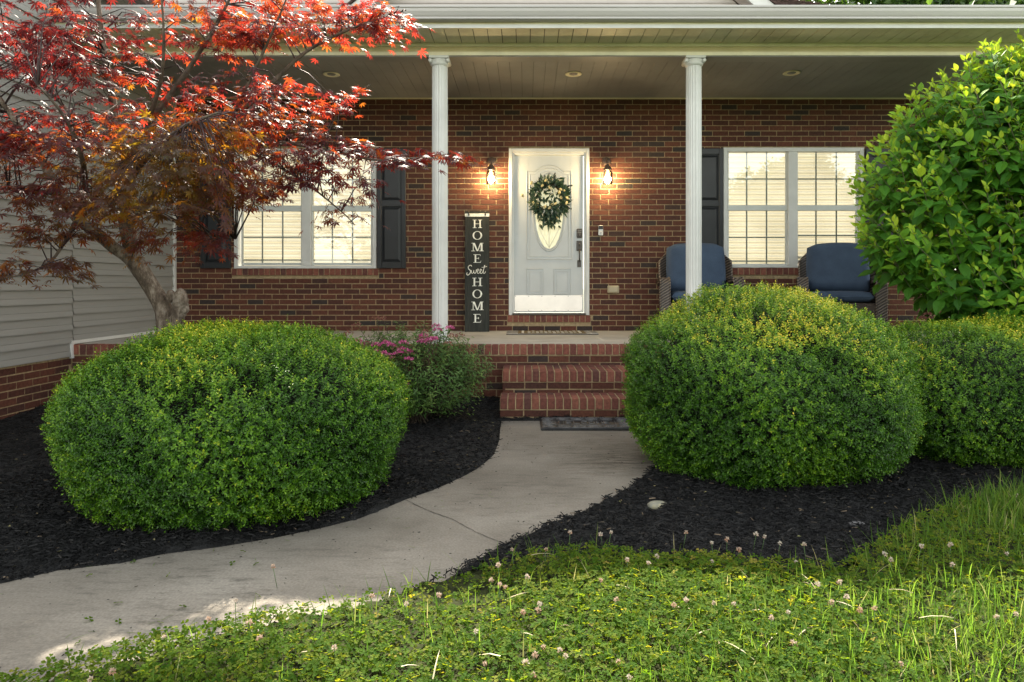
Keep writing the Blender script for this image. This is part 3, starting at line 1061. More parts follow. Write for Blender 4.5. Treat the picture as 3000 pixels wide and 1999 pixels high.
stroke([(48, 14), (55, 18), (58, 25), (53, 27), (50, 18), (52, 8), (58, 6), (63, 12)])
stroke([(63, 13), (69, 18), (71, 25), (66, 26), (64, 18), (66, 8), (72, 6), (77, 12)])
stroke([(77, 12), (82, 26), (87, 46)], .0052)
stroke([(82, 26), (80, 12), (84, 5), (90, 12), (91, 17)])
stroke([(72, 36), (84, 36), (98, 40)], .004)
m.build("script_lettering", [M_letter], sg)

# ------------------------------------------------------------------ door mats
M_rubber = paint("black_rubber", (.016, .016, .018), .55, .3, 14.0, .2, .4, dirt=((.05, .048, .042), .7))
M_rubber_worn = paint("worn_rubber", (.10, .10, .10), .5, .3, 20.0, .2, .4)
mx0, mx1, my0, my1 = .128, .905, 5.79, 6.235
t = thing("doormat", "black rubber doormat with raised scrolls reading WELCOME at the foot of the brick steps", "doormat", ((mx0 + mx1) / 2, (my0 + my1) / 2, .001))
off = ((mx0 + mx1) / 2, (my0 + my1) / 2, .001)
m = MB(off); m.bbox(mx0, mx1, my0, my1, .002, .022, .004); m.build("mat_base", [M_rubber], t)
m = MB(off)
zz = .0225
def ring(cx, cy, rx, ry, r=.006, n=20):
    pts = [(cx + rx * math.cos(2 * math.pi * k / n), cy + ry * math.sin(2 * math.pi * k / n), zz) for k in range(n + 1)]
    m.tube(pts, r, 6, 0, False)
nx = 6
for i in range(nx):
    cx = mx0 + .065 + i * (mx1 - mx0 - .13) / (nx - 1)
    for (cy, ok) in ((my1 - .055, True), (my0 + .055, True), ((my0 + my1) / 2 + .055, i in (0, 5)), ((my0 + my1) / 2 - .055, i in (0, 5))):
        if ok:
            ring(cx, cy, .050, .038, .006); ring(cx, cy, .024, .018, .005)
            for s in (-1, 1):
                ring(cx + s * .028, cy, .011, .022, .004, 12)
for (a, b_) in (((mx0 + .02, my1 - .012), (mx1 - .02, my1 - .012)), ((mx0 + .02, my0 + .012), (mx1 - .02, my0 + .012))):
    m.tube([(a[0], a[1], zz), (b_[0], b_[1], zz)], .006, 6)
m.build("scroll_relief", [M_rubber_worn], t)
m = MB(off)
ga, gb, gc, gd = mx0 + .125, mx1 - .135, my0 + .115, my1 - .115
for p, q in (((ga, gc), (gb, gc)), ((gb, gc), (gb, gd)), ((gb, gd), (ga, gd)), ((ga, gd), (ga, gc))):
    m.tube([(p[0], p[1], zz), (q[0], q[1], zz)], .005, 6)
GL = {'W': [[(0, 1), (.25, 0), (.5, .8), (.75, 0), (1, 1)]], 'E': [[(1, 1), (0, 1), (0, 0), (1, 0)], [(0, .5), (.8, .5)]], 'L': [[(0, 1), (0, 0), (1, 0)]],
      'C': [[(1, .85), (.7, 1), (.3, 1), (0, .7), (0, .3), (.3, 0), (.7, 0), (1, .15)]], 'O': [[(.3, 0), (0, .3), (0, .7), (.3, 1), (.7, 1), (1, .7), (1, .3), (.7, 0), (.3, 0)]],
      'M': [[(0, 0), (0, 1), (.5, .2), (1, 1), (1, 0)]]}
cw = (gb - ga - .06) / 7
for i, ch in enumerate("WELCOME"):
    for st in GL[ch]:
        m.tube([(ga + .03 + i * cw + u * cw * .72, gc + .055 + v_ * (gd - gc - .11), zz + .001) for u, v_ in st], .0062, 6)
m.build("lettering", [M_rubber_worn], t)

rx0, rx1, ry0, ry1 = -.235, .885, 8.52, 9.03
t = thing("doormat", "low tan and white woven doormat with striped ends on the porch before the door", "doormat", ((rx0 + rx1) / 2, (ry0 + ry1) / 2, FZ))
off = ((rx0 + rx1) / 2, (ry0 + ry1) / 2, FZ)
M_tan = paint("tan_weave", (.17, .13, .07), .95, .25, 40.0, .4, .1)
M_ow = paint("white_weave", (.62, .60, .54), .95, .12, 40.0, .3, .1)
m = MB(off); m.bbox(rx0 + .14, rx1 - .14, ry0, ry1, FZ + .001, FZ + .016, .004)
for i in range(12):
    for k in range(4):
        if (i + k) % 2 == 0:
            xa = rx0 + .26 + i * .052
            m.box(xa, xa + .034, ry0 + .06 + k * .105, ry0 + .12 + k * .105, FZ + .0155, FZ + .0185, 1)
for s in (rx0 + .185, rx1 - .225):
    m.box(s, s + .03, ry0 + .06, ry1 - .06, FZ + .0155, FZ + .019, 1)
m.box(rx0 + .14, rx1 - .14, ry0 - .012, ry0 - .0005, FZ + .001, FZ + .013, 1)
m.build("woven_centre", [M_tan, M_ow], t)
m = MB(off)
for (a, b_) in ((rx0, rx0 + .1395), (rx1 - .1395, rx1)):
    n = 9; w = (ry1 - ry0) / n
    for k in range(n):
        m.box(a, b_, ry0 + k * w + .001, ry0 + (k + 1) * w - .001, FZ + .001, FZ + .014 + .0015 * (k % 2), k % 2)
m.box(rx0, rx1, ry0 - .022, ry0 - .0125, FZ + .001, FZ + .012, 1)
m.build("striped_ends", [M_ow, M_rubber], t)

# ------------------------------------------------------------------ wreath
wx, wz = WXp(1611), WZp(582)
WY = DY - .035
wr = thing("wreath", "green wreath of leaves and yellow tulips hanging on the white front door", "wreath", (wx, WY, wz))
off = (wx, WY, wz)
m = MB(off)
pts = [(wx + .165 * math.cos(a), WY, wz + .185 * math.sin(a)) for a in np.linspace(0, 2 * math.pi, 28)]
m.tube(pts, .022, 8, 0, False)
m.tube([(wx, WY + .01, wz + .19), (wx, WY + .02, wz + .30), (wx, DY - .003, wz + .36)], .005, 6)
M_twig = paint("brown_twig", (.07, .045, .03), .8, .25, 20.0)
m.build("ring", [M_twig], wr)
M_wleaf = leaf_mat("wreath_leaf", [(0, (.018, .038, .026)), (.6, (.036, .072, .044)), (1, (.10, .14, .085))], [(0, (.05, .15, .04)), (1, (.1, .2, .05))], trans=.15, rough=.4)
n = 820
a = RNG.uniform(0, 2 * np.pi, n)
rr = RNG.normal(1.02, .16, n)
lowb = RNG.random(n) < .22
midb = (RNG.random(n) < .07) & ~lowb
P = np.stack([wx + .168 * rr * np.cos(a), WY - RNG.uniform(-.01, .05, n), wz + .19 * rr * np.sin(a)], 1)
P[lowb] = np.stack([wx + RNG.normal(.005, .05, lowb.sum()), WY - RNG.uniform(-.01, .05, lowb.sum()), wz - .22 + RNG.normal(0, .065, lowb.sum())], 1)
P[midb] = np.stack([wx + RNG.normal(0, .07, midb.sum()), WY + RNG.uniform(0, .03, midb.sum()), wz + RNG.normal(-.01, .085, midb.sum())], 1)  # leaves filling the ring centre, standing in for a dark glass reflection
D = np.stack([np.cos(a), -.35 * np.ones(n), np.sin(a)], 1) + RNG.normal(0, .65, (n, 3))
D[lowb] += np.array([0, 0, -.9])
Nn = np.stack([np.zeros(n), -np.ones(n), np.zeros(n)], 1) + RNG.normal(0, .5, (n, 3))
leaves("foliage", P, D, Nn, RNG.uniform(.05, .12, n), RNG.uniform(.024, .046, n), T_LONG, RNG.random(n), RNG.random(n), M_wleaf, wr, off=off)
M_dspr = paint("dark_sprig", (.018, .03, .022), .6, .2)
# spiky dark sprigs that stand out of the ring
for (ax_, az_, bx2, bz2) in ((1685 - 40, 545, 1676, 546), (1622, 528, 1627, 509), (1594, 532, 1595, 515), (1580, 537, 1579, 523), (1648, 590 + 10, 1672, 614)):
    spr = MB(off)
    p0 = Vector((WXp(ax_), WY - .02, WZp(az_))); p1 = Vector((WXp(bx2), WY - .03, WZp(bz2)))
    spr.tube([p0, p1], .004, 5)
    for k in range(10):
        c = p0.lerp(p1, k / 9.)
        spr.ball(c + Vector((random.uniform(-.006, .006), 0, random.uniform(-.008, .008))), .009, .007, .012, 6, 4)
    spr.build("dark_sprig", [M_dspr], wr)
M_tul = paint("yellow_petals", (.66, .55, .27), .6, .12, 30.0)
for (px, py) in ((1599, 531), (1608, 537), (1588, 546), (1608, 551), (1557, 538), (1531, 575), (1563, 596), (1575, 595), (1577, 606), (1596, 608), (1616, 602), (1627, 599),
                 (1643, 557), (1638, 566), (1651, 559), (1643, 581), (1660, 582), (1658, 597), (1609, 611), (1633, 637)):
    c = Vector((WXp(px), WY - random.uniform(.045, .075), WZp(py)))
    m = MB(off)
    m.M = Matrix.Translation(c) @ Matrix.Rotation(random.uniform(-.9, .9), 4, 'Y') @ Matrix.Rotation(random.uniform(-.5, .5), 4, 'X')
    m.lathe([(.005, -.023), (.013, -.016), (.016, -.002), (.013, .012), (.007, .021), (.001, .023)], (0, 0, 0), 10)
    for k in range(3):
        aa = k * 2.1
        m.ball((.010 * math.cos(aa), .010 * math.sin(aa), .006), .008, .008, .021, 8, 6)
    m.build("tulip", [M_tul], wr)
M_wsp = paint("white_blossom", (.66, .68, .62), .8, .1)
for (px, py, qx, qy) in ((1592, 559, 1602, 557), (1614, 560, 1616, 567), (1623, 557, 1630, 568), (1568, 575, 1575, 563), (1595, 620, 1590, 632), (1617, 617, 1616, 630), (1637, 610, 1632, 628), (1578, 590, 1573, 586), (1630, 618, 1628, 625)):
    m = MB(off)
    for k in range(16):
        t_ = k / 15.
        m.ball((WXp(px + (qx - px) * t_) + random.uniform(-.011, .011), WY - .06 + random.uniform(-.01, .01), WZp(py + (qy - py) * t_) + random.uniform(-.011, .011)), .006, .006, .006, 6, 4)
    m.build("white_sprig", [M_wsp], wr)

# ------------------------------------------------------------------ porch chairs and table
M_wick, nt, b, out = new_mat("brown_wicker")
v = mapping(nt)
br = N(nt, "ShaderNodeTexBrick", offset=.5)
br.inputs["Scale"].default_value = 1.0
br.inputs["Brick Width"].default_value = .034
br.inputs["Row Height"].default_value = .011
br.inputs["Mortar Size"].default_value = .0022
br.inputs["Mortar Smooth"].default_value = .6
br.inputs["Color1"].default_value = (.13, .095, .075, 1)
br.inputs["Color2"].default_value = (.075, .055, .045, 1)
br.inputs["Mortar"].default_value = (.008, .006, .005, 1)
sx = N(nt, "ShaderNodeSeparateXYZ"); nt.links.new(v, sx.inputs[0])
ad = N(nt, "ShaderNodeMath", operation='ADD'); nt.links.new(sx.outputs[0], ad.inputs[0]); nt.links.new(sx.outputs[1], ad.inputs[1])
cb = N(nt, "ShaderNodeCombineXYZ"); nt.links.new(ad.outputs[0], cb.inputs[0]); nt.links.new(sx.outputs[2], cb.inputs[1])
nt.links.new(cb.outputs[0], br.inputs["Vector"])
nt.links.new(br.outputs["Color"], b.inputs["Base Color"])
bp = N(nt, "ShaderNodeBump", i_Strength=.9, i_Distance=.006); bp.invert = True
nt.links.new(br.outputs["Fac"], bp.inputs["Height"]); nt.links.new(bp.outputs[0], b.inputs["Normal"])
b.inputs["Roughness"].default_value = .5
M_warm, nt, b, out = new_mat("wrapped_wicker")      # arms and wings: strands wound diagonally
v = mapping(nt, (1, 1, 1), (0, R(32), 0))
wv = N(nt, "ShaderNodeTexWave", wave_type='BANDS', bands_direction='Z', i_Scale=11.0, i_Distortion=1.2, i_Detail=2.0)
nt.links.new(v, wv.inputs["Vector"])
rc = ramp(nt, [(.15, (.03, .022, .018)), (.6, (.105, .08, .064)), (1, (.17, .14, .115))], wv.outputs[0])
nt.links.new(rc.outputs[0], b.inputs["Base Color"]); b.inputs["Roughness"].default_value = .45
bp = N(nt, "ShaderNodeBump", i_Strength=.7, i_Distance=.006); nt.links.new(wv.outputs[0], bp.inputs["Height"]); nt.links.new(bp.outputs[0], b.inputs["Normal"])
M_blue, nt, b, out = new_mat("blue_canvas")
v = mapping(nt)
n1 = N(nt, "ShaderNodeTexNoise", i_Scale=260.0, i_Detail=2.0); nt.links.new(v, n1.inputs["Vector"])
n2 = N(nt, "ShaderNodeTexNoise", i_Scale=5.0, i_Detail=5.0); nt.links.new(v, n2.inputs["Vector"])
rc = ramp(nt, [(.3, (.036, .062, .112)), (.7, (.058, .092, .155))], n1.outputs[0])
r2 = ramp(nt, [(.3, (.75, .75, .76)), (.7, (1.2, 1.18, 1.12))], n2.outputs[0])
nt.links.new(mixc(nt, rc.outputs[0], r2.outputs[0], 1.0, 'MULTIPLY'), b.inputs["Base Color"])
b.inputs["Roughness"].default_value = .9
bp = N(nt, "ShaderNodeBump", i_Strength=.25, i_Distance=.004); nt.links.new(n2.outputs[0], bp.inputs["Height"]); nt.links.new(bp.outputs[0], b.inputs["Normal"])

def cushion(m, cx, cy, cz, hx, hy, hz, tilt=0.0, arch=0.0, n=22, k=14):
    """pillow: rounded slab with crowned faces; thin axis is Z before the tilt"""
    vs, fs = [], []
    for s in (1, -1):
        for j in range(k + 1):
            for i in range(n + 1):
                u, w_ = -1 + 2 * i / n, -1 + 2 * j / k
                e = (1 - abs(u) ** 9) * (1 - abs(w_) ** 9)
                dome = max(e, 0) ** .32
                z = s * hz * (.18 + .82 * dome * (.86 + .14 * (1 - u * u) * (1 - w_ * w_)))
                y = w_ * hy
                if arch and w_ > 0:
                    y += arch * (1 - u * u) * w_ - .035 * max(0, abs(u) - .7) / .3 * w_
                vs.append(Vector((u * hx * (1 - .03 * w_ * w_), y, z)))
    for s in range(2):
        o = s * (n + 1) * (k + 1)
        for j in range(k):
            for i in range(n):
                q = (o + j * (n + 1) + i, o + j * (n + 1) + i + 1, o + (j + 1) * (n + 1) + i + 1, o + (j + 1) * (n + 1) + i)
                fs.append(q if s == 0 else q[::-1])
    o = (n + 1) * (k + 1)
    rim = [i for i in range(n)] + [j * (n + 1) + n for j in range(k)] + [k * (n + 1) + i for i in range(n, 0, -1)] + [j * (n + 1) for j in range(k, 0, -1)]
    for i in range(len(rim)):
        a, c = rim[i], rim[(i + 1) % len(rim)]
        fs.append((c, a, a + o, c + o))
    M = Matrix.Translation((cx, cy, cz)) @ Matrix.Rotation(tilt, 4, 'X')
    m.M = M; m.add(vs, fs, 0, True)
    pts = []
    for i in rim: pts.append((vs[i] + vs[i + o]) / 2)
    m.tube(pts + [pts[0]], .006, 6)
    m.M = None

def make_chair(label):
    t = thing("wicker_chair", label, "armchair", (0, 0, 0), 0, "wicker armchairs with blue cushions on the porch")
    m = MB()
    m.bbox(-.365, .365, -.40, .34, .10, .395, .012)
    for x in (-.30, .30):
        for y in (-.33, .28):
            m.lathe([(.022, 0), (.022, .10)], (x, y, 0), 10)
    m.build("seat_base", [M_wick], t)
    m = MB()                                        # back shell with forward wings
    outline = []
    nu, nv = 20, 12
    A, B = [], []
    for thick, lst in ((0, A), (.05, B)):
        for j in range(nv + 1):
            v_ = j / nv
            for i in range(nu + 1):
                u = -1 + 2 * i / nu
                top = 1.045 - .13 * max(0, abs(u) - .72) ** 1.0 / .28 - .015 * u * u
                z = .30 + (top - .30) * v_
                wing = max(0, abs(u) - .66) / .34
                y = .26 + (z - .30) * .30 + thick - .17 * wing ** 1.3
                x = u * (.445 + (.0 if thick else -.01))
                lst.append(Vector((x, y, z)))
    vs = A + B; o = len(A); w_ = nu + 1
    fs = []
    for j in range(nv):
        for i in range(nu):
            q = (j * w_ + i, j * w_ + i + 1, (j + 1) * w_ + i + 1, (j + 1) * w_ + i)
            fs.append(q); fs.append(tuple(k + o for k in q[::-1]))
    rim = [i for i in range(nu)] + [j * w_ + nu for j in range(nv)] + [nv * w_ + i for i in range(nu, 0, -1)] + [j * w_ for j in range(nv, 0, -1)]
    for i in range(len(rim)):
        a, c = rim[i], rim[(i + 1) % len(rim)]
        fs.append((c, a, a + o, c + o))
    m.add(vs, fs, 0, False)
    m.tube([(A[k] + B[k]) / 2 for k in rim[nu:]], .02, 8)
    m.build("back_frame", [M_warm], t)
    for s in (-1, 1):
        m = MB()
        path = [(-.40, .0), (-.405, .3), (-.405, .56), (-.40, .625), (-.37, .668), (-.32, .69), (-.22, .695), (0, .675), (.34, .64)]
        xa, xb = (.368, .475) if s > 0 else (-.475, -.368)
        pts = [Vector((0, y, z)) for y, z in path]
        outer, inner = [], []
        for i, p in enumerate(pts):
            d = (pts[min(i + 1, len(pts) - 1)] - pts[max(i - 1, 0)]).normalized()
            nn = Vector((0, d.z, -d.y))
            outer.append(p - nn * .0); inner.append(p + nn * .045)
        poly = [(p.y, p.z) for p in outer] + [(p.y, p.z) for p in inner[::-1]]
        n = len(pts)
        for side in range(1):
            vs = [(xa, p.y, p.z) for p in outer] + [(xb, p.y, p.z) for p in outer] + [(xa, p.y, p.z) for p in inner] + [(xb, p.y, p.z) for p in inner]
            fs = []
            for i in range(n - 1):
                fs += [(i, i + 1, n + i + 1, n + i), (2 * n + i, 3 * n + i, 3 * n + i + 1, 2 * n + i + 1), (i, 2 * n + i, 2 * n + i + 1, i + 1), (n + i, n + i + 1, 3 * n + i + 1, 3 * n + i)]
            fs += [(0, n, 3 * n, 2 * n), (n - 1, 3 * n - 1, 4 * n - 1, 2 * n - 1)]
            m.add(vs, fs, 0, False)
        for x in (xa, xb):
            m.tube([(x, p.y, p.z) for p in outer], .010, 8)
        xm = (xa + xb) / 2
        m.box(xm - .02, xm + .02, -.37, .32, .09, .63)
        m.build("arm", [M_warm], t)
    m = MB(); cushion(m, 0, -.065, .465, .352, .345, .068); m.build("seat_cushion", [M_blue], t)
    m = MB(); cushion(m, 0, .21, .82, .36, .30, .085, R(73), .03); m.build("back_cushion", [M_blue], t)
    return t
ch = make_chair("wicker armchair with blue cushions partly hidden behind the white column")
ch.location = (2.115, 8.60, FZ); ch.rotation_euler = (0, 0, R(-7))
c2 = ch.copy(); COL.objects.link(c2)
for k in list(ch.children):
    q = k.copy(); COL.objects.link(q); q.parent = c2
c2["label"] = "wicker armchair with blue cushions next to the leafy green shrub, in front of the window"
c2.location = (3.84, 8.58, FZ); c2.rotation_euler = (0, 0, R(-20))

X0 = (2249 - CX) / 235.5
t = thing("side_table", "small dark folding side table between the two wicker chairs", "side table", (X0, 8.72, FZ))
M_dwood = paint("dark_wood", (.05, .04, .033), .5, .2, 10.0, .1, .4, (1, 6, 1))
m = MB()
for k in range(6):
    m.bbox(-.32, .32, -.21 + k * .07, -.145 + k * .07, .548, .568, .003)
for s in (-.2, .2): m.box(s - .015, s + .015, -.2, .2, .53, .5475)
m.build("tabletop", [M_dwood], t)
for sx_ in (-1, 1):
    for sy_ in (-1, 1):
        m = MB(); m.tube([(sx_ * .24, sy_ * .17, .535), (sx_ * .245 - sx_ * .33, sy_ * .17, .008)], .012, 8); m.build("leg", [M_dwood], t)

# ------------------------------------------------------------------ ground
SKYFAR = 220
m = MB(); m.box(-SKYFAR, SKYFAR, -SKYFAR, SKYFAR, -.9, -.08)
g = m.build("ground", [paint("far_turf", (.045, .075, .02), .95, .3, .6)]); tag(g, "green turf around the house", "ground", None, "structure")

def gp(px, py, z=0.0):
    s = (py - CY) / (CZ - z)
    return ((px - CX) / s, F / s)
WL = [gp(*p) for p in ((1469, 1234), (1465, 1262), (1463, 1290), (1447, 1332), (1425, 1353), (1402, 1371), (1370, 1390), (1326, 1411), (1265, 1438), (1191, 1463), (1120, 1493), (1052, 1520), (935, 1549), (816, 1574), (637, 1604), (478, 1624), (357, 1650), (169, 1672), (0, 1711))]
WL += [(-2.75, 2.56), (-4.2, 1.95), (-7, .8), (-11, -.9)]
WR = [(1.02, 6.24), (1.03, 5.9), (1.02, 5.5), (.97, 5.0)]
WR += [gp(*p) for p in ((1911, 1373), (1875, 1403), (1835, 1431), (1790, 1457), (1739, 1482), (1693, 1504), (1643, 1527), (1597, 1546), (1548, 1566), (1500, 1583), (1464, 1600))]
WR += [(-.33, 2.86), (-.57, 2.66), (-.78, 2.53), (-1.0, 2.40), (-1.2, 2.28), (-1.42, 2.15), (-1.75, 1.96), (-2.3, 1.70), (-3.6, 1.12), (-6.4, -.1), (-10.4, -1.8)]
walk_poly = WL + WR[::-1]
m = MB()
m.prism([p for p in walk_poly], 2, -.09, 0.0)
M_walk, nt, b, out = new_mat("walk_concrete")
v = mapping(nt, (1, 1, 1))
n1 = N(nt, "ShaderNodeTexNoise", i_Scale=1.3, i_Detail=8.0, i_Roughness=.6); nt.links.new(v, n1.inputs["Vector"])
c1 = ramp(nt, [(.3, (.13, .114, .092)), (.55, (.205, .184, .153)), (.75, (.265, .242, .205))], n1.outputs[0])
n2 = N(nt, "ShaderNodeTexNoise", i_Scale=90.0, i_Detail=5.0); nt.links.new(v, n2.inputs["Vector"])
c2_ = ramp(nt, [(.35, (.82, .82, .82)), (.65, (1.1, 1.1, 1.1))], n2.outputs[0])
cc = mixc(nt, c1.outputs[0], c2_.outputs[0], 1.0, 'MULTIPLY')
v2 = mapping(nt, (4.5, 17.0, 1), (0, 0, R(-14)))
n3 = N(nt, "ShaderNodeTexNoise", i_Scale=1.0, i_Detail=12.0, i_Roughness=.82); nt.links.new(v2, n3.inputs["Vector"])
c3 = ramp(nt, [(.50, (0, 0, 0)), (.64, (1, 1, 1))], n3.outputs[0])
n4 = N(nt, "ShaderNodeTexNoise", i_Scale=.9, i_Detail=3.0); nt.links.new(v, n4.inputs["Vector"])
c4 = ramp(nt, [(.40, (.16, .16, .16)), (.66, (1, 1, 1))], n4.outputs[0])
st = mixc(nt, c3.outputs[0], c4.outputs[0], 1.0, 'MULTIPLY')
cc = mixc(nt, cc, (.05, .044, .036), N_mul(nt, st, .85))
# a brown scuffed stain where the bed drains onto the slab by the right shrub
tc2 = nt.nodes.new("ShaderNodeTexCoord"); mp2 = nt.nodes.new("ShaderNodeMapping"); mp2.vector_type = 'POINT'
mp2.inputs["Location"].default_value = (-.62 * 1.9, -4.85 * 1.5, 0); mp2.inputs["Scale"].default_value = (1.9, 1.5, 1)
nt.links.new(tc2.outputs["Object"], mp2.inputs[0])
gr_ = N(nt, "ShaderNodeTexGradient", gradient_type='SPHERICAL'); nt.links.new(mp2.outputs[0], gr_.inputs[0])
mm = N(nt, "ShaderNodeMath", operation='MULTIPLY'); nt.links.new(gr_.outputs["Fac"], mm.inputs[0]); c5 = ramp(nt, [(.42, (0, 0, 0)), (.60, (1, 1, 1))], n3.outputs[0]); nt.links.new(c5.outputs[0], mm.inputs[1])
cc = mixc(nt, cc, (.045, .034, .022), mm.outputs[0])
nt.links.new(cc, b.inputs["Base Color"]); b.inputs["Roughness"].default_value = .85; b.inputs["Specular IOR Level"].default_value = .3
bp = N(nt, "ShaderNodeBump", i_Strength=.35, i_Distance=.004); nt.links.new(n2.outputs[0], bp.inputs["Height"]); nt.links.new(bp.outputs[0], b.inputs["Normal"])
# the joint across the walk, a thin crack full of dirt, and a second one nearer
def crack(pa, pb, wd=.0042):
    A, B = [], []
    n = 26
    for i in range(n + 1):
        t_ = i / n
        p = Vector((pa[0] + (pb[0] - pa[0]) * t_, pa[1] + (pb[1] - pa[1]) * t_, .0025))
        d = Vector((pb[1] - pa[1], pa[0] - pb[0], 0)).normalized()
        o = .012 * math.sin(t_ * 9) * math.sin(t_ * 3.1) + random.uniform(-.003, .003)
        w2 = wd * random.uniform(.5, 1.3)
        A.append(p + d * (o - w2 / 2)); B.append(p + d * (o + w2 / 2))
    m.quadstrip(A, B, 1)
crack(gp(1189, 1466), gp(1470, 1592))
M_dirt = paint("crack_dirt", (.035, .03, .024), .95)
wk = m.build("path", [M_walk, M_dirt]); tag(wk, "curved pale concrete path from the lawn edge to the brick steps", "path", None, "structure")

LAWN = [(-.13, 2.98), (-.02, 3.04), (.28, 3.10), (.56, 3.0), (.85, 3.02), (1.12, 2.97), (1.36, 2.97), (1.52, 3.12), (1.72, 3.3), (2.03, 3.55), (2.37, 3.8), (2.85, 3.97), (3.6, 4.12), (6, 4.5), (16, 5.5),
        (16, -8), (-16, -8), (-16, -3.2)] + [(x, y) for x, y in WR[::-1] if y < 2.9][0:0]
LAWN += [(x, y - .015) for x, y in WR[::-1] if y < 2.87]
HOUSE_Y = FE + .02
def field(name, x0, x1, y0, y1, step, inside, hfun, mat):
    xs_ = np.arange(x0, x1 + step, step); ys_ = np.arange(y0, y1 + step, step)
    X_, Y_ = np.meshgrid(xs_, ys_)
    Z_ = hfun(X_, Y_)
    V = np.stack([X_, Y_, Z_], -1).reshape(-1, 3)
    ny, nx_ = X_.shape
    idx = np.arange(ny * nx_).reshape(ny, nx_)
    q = np.stack([idx[:-1, :-1], idx[:-1, 1:], idx[1:, 1:], idx[1:, :-1]], -1).reshape(-1, 4)
    c = V[q].mean(1)
    q = q[inside(c[:, 0], c[:, 1])]
    return np_mesh(name, V, [q], {}, mat, None, True)
def mulch_h(x, y):
    near = pip(x, y, [(a, b_) for a, b_ in walk_poly])
    h = .004 + .014 * fnoise(x, y, 9, 3) + .010 * fnoise(x, y, 31, 4) + .05 * np.clip((y - 5.8) / 1.2, 0, 1)
    return np.where(near, -.05, h)
M_mulch, nt, b, out = new_mat("black_mulch")
v = mapping(nt)
n1 = N(nt, "ShaderNodeTexNoise", i_Scale=60.0, i_Detail=8.0, i_Roughness=.75); nt.links.new(v, n1.inputs["Vector"])
c1 = ramp(nt, [(.3, (.003, .003, .0032)), (.65, (.009, .009, .0095)), (.85, (.022, .021, .02))], n1.outputs[0])
nt.links.new(c1.outputs[0], b.inputs["Base Color"]); b.inputs["Roughness"].default_value = .85
bp = N(nt, "ShaderNodeBump", i_Strength=1.0, i_Distance=.03); nt.links.new(n1.outputs[0], bp.inputs["Height"]); nt.links.new(bp.outputs[0], b.inputs["Normal"])
mul = field("mulch_bed", -8, 8, .4, FE + .02, .04, lambda x, y: ~pip(x, y, LAWN) | (y > 3.6), mulch_h, M_mulch)
tag(mul, "black mulch bed between the path and the house", "mulch", None, "structure")
def lawn_h(x, y): return .012 + .02 * fnoise(x, y, 2.2, 6)
lw = field("lawn", -9, 9, -3, 5.0, .06, lambda x, y: pip(x, y, LAWN), lawn_h, paint("lawn_soil", (.028, .034, .012), .95, .4, 20.0, .6, .1))
tag(lw, "soil and thatch under the clover lawn", "lawn", None, "structure")

# mulch chips
def specks(n):
    """crumbs of bark carried onto the path, thicker near its edges"""
    q = np.stack([RNG.uniform(-3, 1.1, n), RNG.uniform(1.8, 6.2, n)], 1)
    ins = pip(q[:, 0], q[:, 1], walk_poly)
    inner = pip(q[:, 0] - .10, q[:, 1] - .12, walk_poly) & pip(q[:, 0] + .08, q[:, 1] + .10, walk_poly)
    return q[ins & (~inner | (RNG.random(n) < .13))]
n = 140000
x = np.concatenate([RNG.uniform(-4.7, 5.4, n), RNG.uniform(-3.2, 3.2, n // 2)]); y = np.concatenate([RNG.uniform(2.2, FE, n), RNG.uniform(2.2, 4.6, n // 2)])
k = ~pip(x, y, walk_poly) & ~pip(x, y, LAWN)
edge = RNG.random(len(x)) < .006
k |= edge & pip(x, y, walk_poly) & (pip(x + .09, y, walk_poly) ^ True)
x, y = x[k], y[k]; n = len(x)
z = np.where(pip(x, y, walk_poly), .003, mulch_h(x, y)) + RNG.uniform(0, .012, n)
a = RNG.uniform(0, 2 * np.pi, n)
D = np.stack([np.cos(a), np.sin(a), RNG.normal(0, .22, n)], 1)
Nn = np.stack([RNG.normal(0, .35, n), RNG.normal(0, .35, n), np.ones(n)], 1)
M_chip = leaf_mat("mulch_chip", [(0, (.003, .003, .0032)), (.7, (.009, .009, .0095)), (.93, (.019, .0185, .018)), (.992, (.03, .027, .024)), (1, (.16, .12, .08))], [(0, (.01, .01, .01)), (1, (.01, .01, .01))], trans=0.0, rough=.7, spec=.18)
o = leaves("mulch_chips", np.stack([x, y, z], 1), D, Nn, RNG.uniform(.008, .038, n), RNG.uniform(.0022, .0065, n), T_CHIP, RNG.random(n), RNG.random(n), M_chip)
q = specks(5200); n = len(q); a = RNG.uniform(0, 2 * np.pi, n)
o2 = leaves("bark_crumbs", np.stack([q[:, 0], q[:, 1], np.full(n, .002)], 1), np.stack([np.cos(a), np.sin(a), np.zeros(n)], 1), np.tile([0, 0, 1.], (n, 1)), RNG.uniform(.003, .013, n), RNG.uniform(.002, .005, n), T_CHIP, RNG.random(n), RNG.random(n), M_chip)
tag(o2, "dark bark crumbs spilled along the path edges", "wood chips", None, "stuff")
tag(o, "loose black wood chips covering the planting bed", "wood chips", None, "stuff")
